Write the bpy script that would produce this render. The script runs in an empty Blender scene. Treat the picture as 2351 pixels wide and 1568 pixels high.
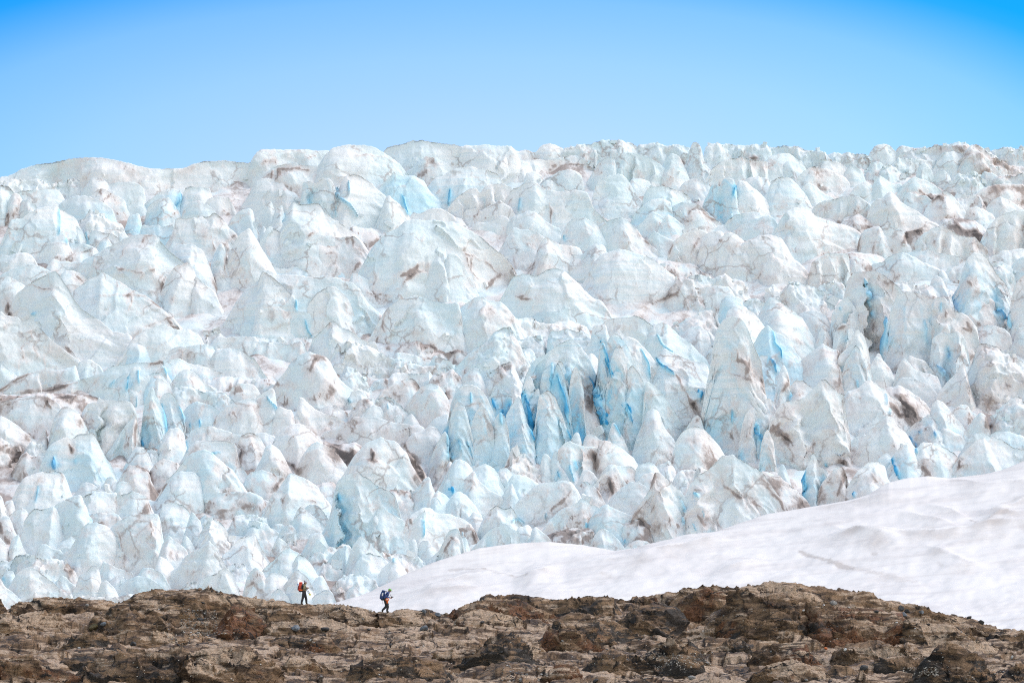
import bpy, math, random
import numpy as np
from mathutils import Vector, Matrix
from mathutils.bvhtree import BVHTree
R = math.radians
sc = bpy.context.scene
COL = sc.collection
# ------------------------------------------------------------------ camera, sky, sun, exposure
LENS, PITCH = 100.0, R(7.12)
FPX = LENS / 36.0 * 2351.0          # focal length in units of the 2351-wide photograph
cam = bpy.data.objects.new('camera', bpy.data.cameras.new('camera'))
COL.objects.link(cam)
cam.location = (0, 0, 0)
cam.rotation_euler = (R(90) + PITCH, 0, 0)
cam.data.lens = LENS
cam.data.sensor_width = 36.0
cam.data.clip_start, cam.data.clip_end = 0.5, 20000
sc.camera = cam
SUN_EL, SUN_AZ = R(54), R(72)        # azimuth clockwise from +Y (view direction)
world = bpy.data.worlds.new('World')
sc.world = world
world.use_nodes = True
wt = world.node_tree
for n in list(wt.nodes):
    wt.nodes.remove(n)
def wn(t, **k):
    n = wt.nodes.new(t)
    for a, b in k.items():
        setattr(n, a, b)
    return n
sky = wn('ShaderNodeTexSky', sky_type='NISHITA', sun_disc=False)
sky.sun_elevation, sky.sun_rotation = SUN_EL, SUN_AZ
sky.air_density, sky.dust_density, sky.ozone_density = 1.0, 0.6, 2.0
# the sky deepens from a pale glow above the ice to azure, and pales again high overhead (thin veil)
tc = wn('ShaderNodeTexCoord')
sq = wn('ShaderNodeVectorMath', operation='MULTIPLY')       # the pale glow is a band lying along the horizon
wt.links.new(tc.outputs['Generated'], sq.inputs[0])
sq.inputs[1].default_value = (0.33, 1.0, 1.0)
nrm = wn('ShaderNodeVectorMath', operation='NORMALIZE')
wt.links.new(sq.outputs[0], nrm.inputs[0])
dot = wn('ShaderNodeVectorMath', operation='DOT_PRODUCT')
wt.links.new(nrm.outputs[0], dot.inputs[0])
dot.inputs[1].default_value = Vector((-0.004, math.cos(R(10.0)), math.sin(R(10.0)))).normalized()
acs = wn('ShaderNodeMath', operation='ARCCOSINE')
wt.links.new(dot.outputs['Value'], acs.inputs[0])
mr = wn('ShaderNodeMapRange')
mr.inputs['From Min'].default_value, mr.inputs['From Max'].default_value = 0.0, R(60)
wt.links.new(acs.outputs[0], mr.inputs['Value'])
rampn = wn('ShaderNodeValToRGB')
cr = rampn.color_ramp
SKY_STOPS = [(d / 60.0, c) for d, c in ((0, (0.87, 0.89, 0.97)), (1.45, (0.82, 0.87, 0.97)), (2.8, (0.68, 0.84, 0.98)), (4.0, (0.47, 0.75, 1.0)),
             (5.0, (0.02, 0.52, 1.0)), (7.0, (0.01, 0.46, 0.98)), (22, (1.12, 1.04, 0.93)), (60, (2.15, 1.70, 1.26)))]
while len(cr.elements) < len(SKY_STOPS):
    cr.elements.new(0.5)
for e, (p, c) in zip(cr.elements, SKY_STOPS):
    e.position, e.color = p, (*c, 1)
wt.links.new(mr.outputs[0], rampn.inputs[0])
mul = wn('ShaderNodeMix', data_type='RGBA', blend_type='MULTIPLY')
mul.inputs['Factor'].default_value = 1.0
wt.links.new(sky.outputs[0], mul.inputs['A'])
wt.links.new(rampn.outputs[0], mul.inputs['B'])
bg = wn('ShaderNodeBackground')
bg.inputs['Strength'].default_value = 0.15
wt.links.new(mul.outputs['Result'], bg.inputs['Color'])
wo = wn('ShaderNodeOutputWorld')
wt.links.new(bg.outputs[0], wo.inputs[0])
sd = bpy.data.lights.new('sun', 'SUN')
sd.energy, sd.angle, sd.color = 1.5, R(40), (1.0, 0.965, 0.92)
sun = bpy.data.objects.new('sun', sd)
COL.objects.link(sun)
sdir = Vector((math.sin(SUN_AZ) * math.cos(SUN_EL), math.cos(SUN_AZ) * math.cos(SUN_EL), math.sin(SUN_EL)))
sun.rotation_euler = sdir.to_track_quat('Z', 'Y').to_euler()
sun.location = (60, -40, 120)
vs = sc.view_settings
vs.view_transform, vs.look, vs.exposure, vs.gamma = 'Standard', 'None', 0.50, 1.0
vs.use_curve_mapping = False
sc.cycles.use_denoising = False      # soft outdoor light converges by itself; keeps the fine grain of ice and rock
sc.cycles.filter_width = 1.1

# ------------------------------------------------------------------ helpers
CP, SP = math.cos(PITCH), math.sin(PITCH)
def slope(v):                        # dz/dy of the sight line at photo row v
    cy = (784.0 - np.asarray(v, float)) / FPX
    return (SP + cy * CP) / (CP - cy * SP)
def at(u, v, Y):                     # world point on the sight line (u, v) at depth Y
    u, v, Y = np.broadcast_arrays(np.asarray(u, float), np.asarray(v, float), np.asarray(Y, float))
    cx = (u - 1175.5) / FPX
    cy = (784.0 - v) / FPX
    dy = CP - cy * SP
    t = Y / dy
    return np.stack([t * cx, Y, t * (SP + cy * CP)], -1)
def to_px(P):
    x, y, z = P[..., 0], P[..., 1], P[..., 2]
    f = y * CP + z * SP
    up = -y * SP + z * CP
    return 1175.5 + FPX * x / f, 784.0 - FPX * up / f
def hsh(ix, iy, iz, seed):
    h = (ix.astype(np.uint32) * np.uint32(374761393) + iy.astype(np.uint32) * np.uint32(668265263)
         + iz.astype(np.uint32) * np.uint32(2147483647) + np.uint32((seed * 974634777 + 12345) & 0xffffffff))
    h = (h ^ (h >> np.uint32(13))) * np.uint32(1274126177)
    h = (h ^ (h >> np.uint32(16))) * np.uint32(2246822519)
    return h ^ (h >> np.uint32(15))
def gn(P, seed=0):                   # gradient noise, about -1..1
    P = P.astype(np.float32)
    F = np.floor(P)
    I = F.astype(np.int64)
    f = P - F
    w = f * f * f * (f * (f * 6 - 15) + 10)
    out = 0
    for a in (0, 1):
        wa = w[..., 0] if a else 1 - w[..., 0]
        for b in (0, 1):
            wb = w[..., 1] if b else 1 - w[..., 1]
            for c in (0, 1):
                wc = w[..., 2] if c else 1 - w[..., 2]
                h = hsh(I[..., 0] + a, I[..., 1] + b, I[..., 2] + c, seed)
                gx = (h & np.uint32(1023)).astype(np.float32) / 511.5 - 1
                gy = ((h >> np.uint32(10)) & np.uint32(1023)).astype(np.float32) / 511.5 - 1
                gz = ((h >> np.uint32(20)) & np.uint32(1023)).astype(np.float32) / 511.5 - 1
                out = out + wa * wb * wc * (gx * (f[..., 0] - a) + gy * (f[..., 1] - b) + gz * (f[..., 2] - c))
    return out * 1.5
def fbm(P, seed=0, o=3, g=0.5):
    s, a, t = 0, 1.0, 0
    for i in range(o):
        s = s + a * gn(P * (2.03 ** i), seed + i * 17)
        t += a
        a *= g
    return s / t
def sst(a, b, x):
    t = np.clip((x - a) / (b - a), 0, 1)
    return t * t * (3 - 2 * t)
def grid_faces(nr, nc):
    i = np.arange(nr * nc).reshape(nr, nc)
    return np.stack([i[:-1, :-1], i[1:, :-1], i[1:, 1:], i[:-1, 1:]], -1).reshape(-1, 4)
def mesh_np(name, V, F, attr=None, mat=None):
    me = bpy.data.meshes.new(name)
    n, m = len(V), len(F)
    me.vertices.add(n)
    me.vertices.foreach_set('co', V.astype(np.float32).ravel())
    me.loops.add(m * 4)
    me.loops.foreach_set('vertex_index', F.astype(np.int32).ravel())
    me.polygons.add(m)
    me.polygons.foreach_set('loop_start', np.arange(0, m * 4, 4, dtype=np.int32))
    me.polygons.foreach_set('use_smooth', np.ones(m, dtype=bool))
    if attr is not None:
        a = me.attributes.new('wear', 'FLOAT_COLOR', 'POINT')
        a.data.foreach_set('color', np.clip(attr, 0, 4).astype(np.float32).ravel())
    me.update(calc_edges=True)
    if mat:
        me.materials.append(mat)
    return me
def link(name, me, parent=None, loc=None, **props):
    o = bpy.data.objects.new(name, me)
    COL.objects.link(o)
    if parent is not None:
        o.parent = parent
    if loc is not None:
        o.location = loc
    for k, v in props.items():
        o[k] = v
    return o
def normals(P):
    du = np.gradient(P, axis=1)
    dv = np.gradient(P, axis=0)
    n = np.cross(du, dv)
    return n / np.maximum(np.linalg.norm(n, axis=-1, keepdims=True), 1e-9)

# ------------------------------------------------------------------ materials
class NT:
    def __init__(s, name):
        s.m = bpy.data.materials.new(name)
        s.m.use_nodes = True
        s.t = s.m.node_tree
        for n in list(s.t.nodes):
            s.t.nodes.remove(n)
        s.out = s.t.nodes.new('ShaderNodeOutputMaterial')
        s.b = s.t.nodes.new('ShaderNodeBsdfPrincipled')
        s.t.links.new(s.b.outputs[0], s.out.inputs[0])
    def L(s, a, b):
        s.t.links.new(a, b)
    def new(s, t, **k):
        n = s.t.nodes.new(t)
        for a, b in k.items():
            setattr(n, a, b)
        return n
    def put(s, sock, v):
        if isinstance(v, bpy.types.NodeSocket):
            s.L(v, sock)
        elif isinstance(v, tuple) and len(v) == 3 and sock.type == 'RGBA':
            sock.default_value = (*v, 1)
        else:
            sock.default_value = v
    def math(s, op, a, b=0.0, c=0.0, clamp=False):
        n = s.new('ShaderNodeMath', operation=op, use_clamp=clamp)
        for i, v in enumerate((a, b, c)):
            s.put(n.inputs[i], v)
        return n.outputs[0]
    def mix(s, f, a, b, mode='MIX'):
        n = s.new('ShaderNodeMix', data_type='RGBA', blend_type=mode)
        s.put(n.inputs['Factor'], f)
        s.put(n.inputs['A'], a)
        s.put(n.inputs['B'], b)
        return n.outputs['Result']
    def noise(s, scale, detail=4, rough=0.55, stretch=None, dist=0.0, vec=None):
        n = s.new('ShaderNodeTexNoise')
        n.inputs['Scale'].default_value = scale
        n.inputs['Detail'].default_value = detail
        n.inputs['Roughness'].default_value = rough
        n.inputs['Distortion'].default_value = dist
        p = vec or s.pos()
        if stretch:
            mp = s.new('ShaderNodeVectorMath', operation='MULTIPLY')
            s.L(p, mp.inputs[0])
            mp.inputs[1].default_value = stretch
            p = mp.outputs[0]
        s.L(p, n.inputs['Vector'])
        return n.outputs[0]
    def pos(s):
        if not hasattr(s, '_p'):
            s._p = s.new('ShaderNodeNewGeometry').outputs['Position']
        return s._p
    def ramp(s, x, a, b, y0=0.0, y1=1.0):
        n = s.new('ShaderNodeMapRange', interpolation_type='SMOOTHSTEP')
        s.put(n.inputs['Value'], x)
        for k, v in (('From Min', a), ('From Max', b), ('To Min', y0), ('To Max', y1)):
            n.inputs[k].default_value = v
        return n.outputs[0]
    def bump(s, h, strength, dist, prev=None):
        n = s.new('ShaderNodeBump')
        n.inputs['Strength'].default_value = strength
        n.inputs['Distance'].default_value = dist
        s.L(h, n.inputs['Height'])
        if prev:
            s.L(prev, n.inputs['Normal'])
        return n.outputs[0]
    def wear(s):
        a = s.new('ShaderNodeAttribute', attribute_name='wear')
        sep = s.new('ShaderNodeSeparateColor')
        s.L(a.outputs['Color'], sep.inputs[0])
        return sep.outputs[0], sep.outputs[1], sep.outputs[2]

def ice_material():
    s = NT('glacier_ice')
    dirt, blue, tone = s.wear()
    n_big = s.noise(0.09, 4)
    n_mid = s.noise(0.55, 5, 0.6)
    n_fine = s.noise(2.6, 5, 0.65)
    strata = s.noise(1.0, 4, 0.6, stretch=(0.05, 0.05, 2.2), dist=0.3)
    streak = s.noise(1.0, 5, 0.65, stretch=(1.3, 1.0, 0.45), dist=0.9)
    c = s.mix(s.ramp(s.math('ADD', n_big, s.math('MULTIPLY', s.math('SUBTRACT', tone, 0.5), 0.3)), 0.35, 0.65), (0.82, 0.84, 0.845), (0.665, 0.785, 0.82))
    # horizontal layers of clear and bubbly ice
    c = s.mix(s.math('MULTIPLY', s.ramp(strata, 0.46, 0.66), 0.5), c, (0.60, 0.735, 0.785))
    c = s.mix(s.math('MULTIPLY', s.ramp(n_mid, 0.45, 0.7), 0.35), c, (0.86, 0.88, 0.885))
    bl = s.math('ADD', blue, s.math('MULTIPLY', s.math('SUBTRACT', strata, 0.5), 0.5))
    c = s.mix(s.ramp(bl, 0.12, 0.75), c, (0.50, 0.745, 0.86))
    c = s.mix(s.ramp(blue, 0.6, 1.15), c, (0.30, 0.67, 0.86))
    c = s.mix(s.ramp(blue, 1.05, 1.75), c, (0.05, 0.37, 0.66))
    # wind-blown dust, then grit
    d1 = s.math('ADD', dirt, s.math('MULTIPLY', s.math('SUBTRACT', n_mid, 0.5), 0.55))
    d1 = s.math('ADD', d1, s.math('MULTIPLY', s.math('SUBTRACT', streak, 0.5), 0.6))
    d1 = s.math('ADD', d1, s.math('MULTIPLY', s.math('SUBTRACT', n_fine, 0.5), 0.45))
    c = s.mix(s.math('MULTIPLY', s.ramp(d1, 0.05, 0.62), 0.8), c, (0.70, 0.635, 0.615))
    n_zone = s.noise(0.028, 4, 0.55, dist=0.5)
    c = s.mix(s.ramp(n_zone, 0.42, 0.68, 0.0, 0.30), c, (0.735, 0.685, 0.675))
    d2 = s.math('ADD', dirt, s.math('MULTIPLY', s.math('SUBTRACT', n_fine, 0.5), 0.7))
    d2 = s.math('ADD', d2, s.math('MULTIPLY', s.math('SUBTRACT', streak, 0.5), 0.6))
    c = s.mix(s.math('MULTIPLY', s.ramp(d2, 0.5, 0.95), 0.85), c, (0.31, 0.245, 0.22))
    c = s.mix(s.math('MULTIPLY', s.ramp(d2, 1.05, 1.7), 0.85), c, (0.085, 0.070, 0.066))
    # hairline cracks holding dust
    wv = s.new('ShaderNodeVectorMath', operation='MULTIPLY_ADD')
    nz = s.new('ShaderNodeTexNoise')
    nz.inputs['Scale'].default_value = 0.5
    nz.inputs['Detail'].default_value = 4
    s.L(s.pos(), nz.inputs['Vector'])
    s.L(nz.outputs['Color'], wv.inputs[0])
    wv.inputs[1].default_value = (3.2, 3.2, 3.2)
    s.L(s.pos(), wv.inputs[2])
    vo = s.new('ShaderNodeTexVoronoi', feature='DISTANCE_TO_EDGE')
    vo.inputs['Scale'].default_value = 0.20
    s.L(wv.outputs[0], vo.inputs['Vector'])
    crk = s.math('MULTIPLY', s.ramp(vo.outputs['Distance'], 0.045, 0.0), s.ramp(s.noise(0.16, 3), 0.47, 0.62))
    c = s.mix(s.math('MULTIPLY', crk, 0.6), c, (0.36, 0.30, 0.28))
    s.put(s.b.inputs['Base Color'], c)
    s.put(s.b.inputs['Roughness'], 0.55)
    s.put(s.b.inputs['Specular IOR Level'], 0.2)
    b = s.bump(n_mid, 0.4, 0.5)
    b = s.bump(strata, 0.14, 0.3, b)
    b = s.bump(s.noise(5.0, 5, 0.7), 0.35, 0.1, b)
    s.put(s.b.inputs['Normal'], b)
    return s.m

def snow_material():
    s = NT('old_snow')
    dirt, blue, tone = s.wear()
    mp = s.new('ShaderNodeMapping')
    mp.inputs['Rotation'].default_value = (0.0, R(7), 0.0)
    s.L(s.pos(), mp.inputs['Vector'])
    flow = s.noise(1.0, 6, 0.6, stretch=(0.10, 0.07, 1.2), dist=1.0, vec=mp.outputs[0])
    big = s.noise(0.045, 3, 0.5, stretch=(1, 0.8, 3.0), dist=0.4)
    grain = s.noise(3.5, 4, 0.7)
    c = s.mix(s.ramp(flow, 0.42, 0.72), (0.72, 0.695, 0.685), (0.62, 0.588, 0.58))
    c = s.mix(s.math('MULTIPLY', s.ramp(big, 0.45, 0.72), 0.5), c, (0.64, 0.605, 0.605))
    c = s.mix(s.math('MULTIPLY', s.ramp(grain, 0.5, 0.75), 0.10), c, (0.60, 0.56, 0.56))
    d = s.math('ADD', dirt, s.math('MULTIPLY', s.math('SUBTRACT', grain, 0.5), 0.6))  # this channel holds dirt plus the shade painted below the folds
    c = s.mix(s.math('MULTIPLY', s.ramp(d, 0.06, 0.8), 0.85), c, (0.46, 0.415, 0.39))
    s.put(s.b.inputs['Base Color'], c)
    s.put(s.b.inputs['Roughness'], 0.7)
    s.put(s.b.inputs['Specular IOR Level'], 0.15)
    b = s.bump(flow, 0.1, 0.3)
    b = s.bump(s.noise(4.0, 4, 0.6), 0.1, 0.05, b)
    s.put(s.b.inputs['Normal'], b)
    return s.m

def rock_material():
    s = NT('gneiss_rock')
    tan, rust, dark = s.wear()
    layer = s.noise(0.8, 7, 0.64, stretch=(0.4, 0.7, 3.4), dist=0.7)
    n1 = s.noise(0.5, 6, 0.65, dist=0.5)
    n2 = s.noise(0.85, 8, 0.68, stretch=(0.6, 0.7, 2.4), dist=0.6)
    n3 = s.noise(6.5, 5, 0.75)
    c = s.mix(s.ramp(n2, 0.38, 0.62), (0.048, 0.027, 0.015), (0.32, 0.198, 0.112))
    c = s.mix(s.ramp(s.math('ADD', rust, s.math('MULTIPLY', s.math('SUBTRACT', n1, 0.5), 1.9)), 0.32, 0.62), c,
              s.mix(s.ramp(n3, 0.32, 0.65), (0.07, 0.028, 0.015), (0.27, 0.12, 0.055)))
    t = s.math('ADD', tan, s.math('MULTIPLY', s.math('SUBTRACT', layer, 0.5), 2.4))
    c = s.mix(s.math('MULTIPLY', s.ramp(t, 0.34, 0.54), 0.9), c, s.mix(s.ramp(n3, 0.3, 0.65), (0.35, 0.234, 0.150), (0.68, 0.505, 0.365)))
    k = s.math('ADD', dark, s.math('MULTIPLY', s.math('SUBTRACT', n2, 0.5), -2.2))
    c = s.mix(s.math('MULTIPLY', s.ramp(k, 0.40, 0.64), 0.9), c, s.mix(n3, (0.012, 0.011, 0.011), (0.085, 0.072, 0.062)))
    wv = s.new('ShaderNodeVectorMath', operation='MULTIPLY_ADD')
    nz = s.new('ShaderNodeTexNoise')
    nz.inputs['Scale'].default_value = 1.2
    nz.inputs['Detail'].default_value = 5
    s.L(s.pos(), nz.inputs['Vector'])
    s.L(nz.outputs['Color'], wv.inputs[0])
    wv.inputs[1].default_value = (1.3, 1.3, 1.3)
    s.L(s.pos(), wv.inputs[2])
    sc_ = s.new('ShaderNodeVectorMath', operation='MULTIPLY')
    s.L(wv.outputs[0], sc_.inputs[0])
    sc_.inputs[1].default_value = (0.28, 0.4, 1.0)
    vo = s.new('ShaderNodeTexVoronoi', feature='DISTANCE_TO_EDGE')
    vo.inputs['Scale'].default_value = 1.0
    s.L(sc_.outputs[0], vo.inputs['Vector'])
    c = s.mix(s.math('MULTIPLY', s.ramp(vo.outputs['Distance'], 0.055, 0.01), s.ramp(n1, 0.46, 0.60)), c, (0.016, 0.013, 0.011))
    c = s.mix(s.ramp(n3, 0.64, 0.78, 0.0, 0.3), c, (0.50, 0.41, 0.32))
    c = s.mix(s.ramp(n3, 0.36, 0.24, 0.0, 0.35), c, (0.03, 0.023, 0.018))
    s.put(s.b.inputs['Base Color'], c)
    s.put(s.b.inputs['Roughness'], 0.75)
    s.put(s.b.inputs['Specular IOR Level'], 0.3)
    b = s.bump(layer, 0.8, 0.5)
    b = s.bump(n2, 0.9, 0.45, b)
    b = s.bump(n3, 0.9, 0.15, b)
    s.put(s.b.inputs['Normal'], b)
    return s.m

def plain(name, col, rough=0.6, var=0.25, scale=30):
    s = NT(name)
    n = s.noise(scale, 3)
    lo = tuple(max(0, x * (1 - var)) for x in col)
    hi = tuple(min(1, x * (1 + var)) for x in col)
    s.put(s.b.inputs['Base Color'], s.mix(n, lo, hi))
    s.put(s.b.inputs['Roughness'], rough)
    return s.m
ICE, SNOW, ROCK = ice_material(), snow_material(), rock_material()

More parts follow.
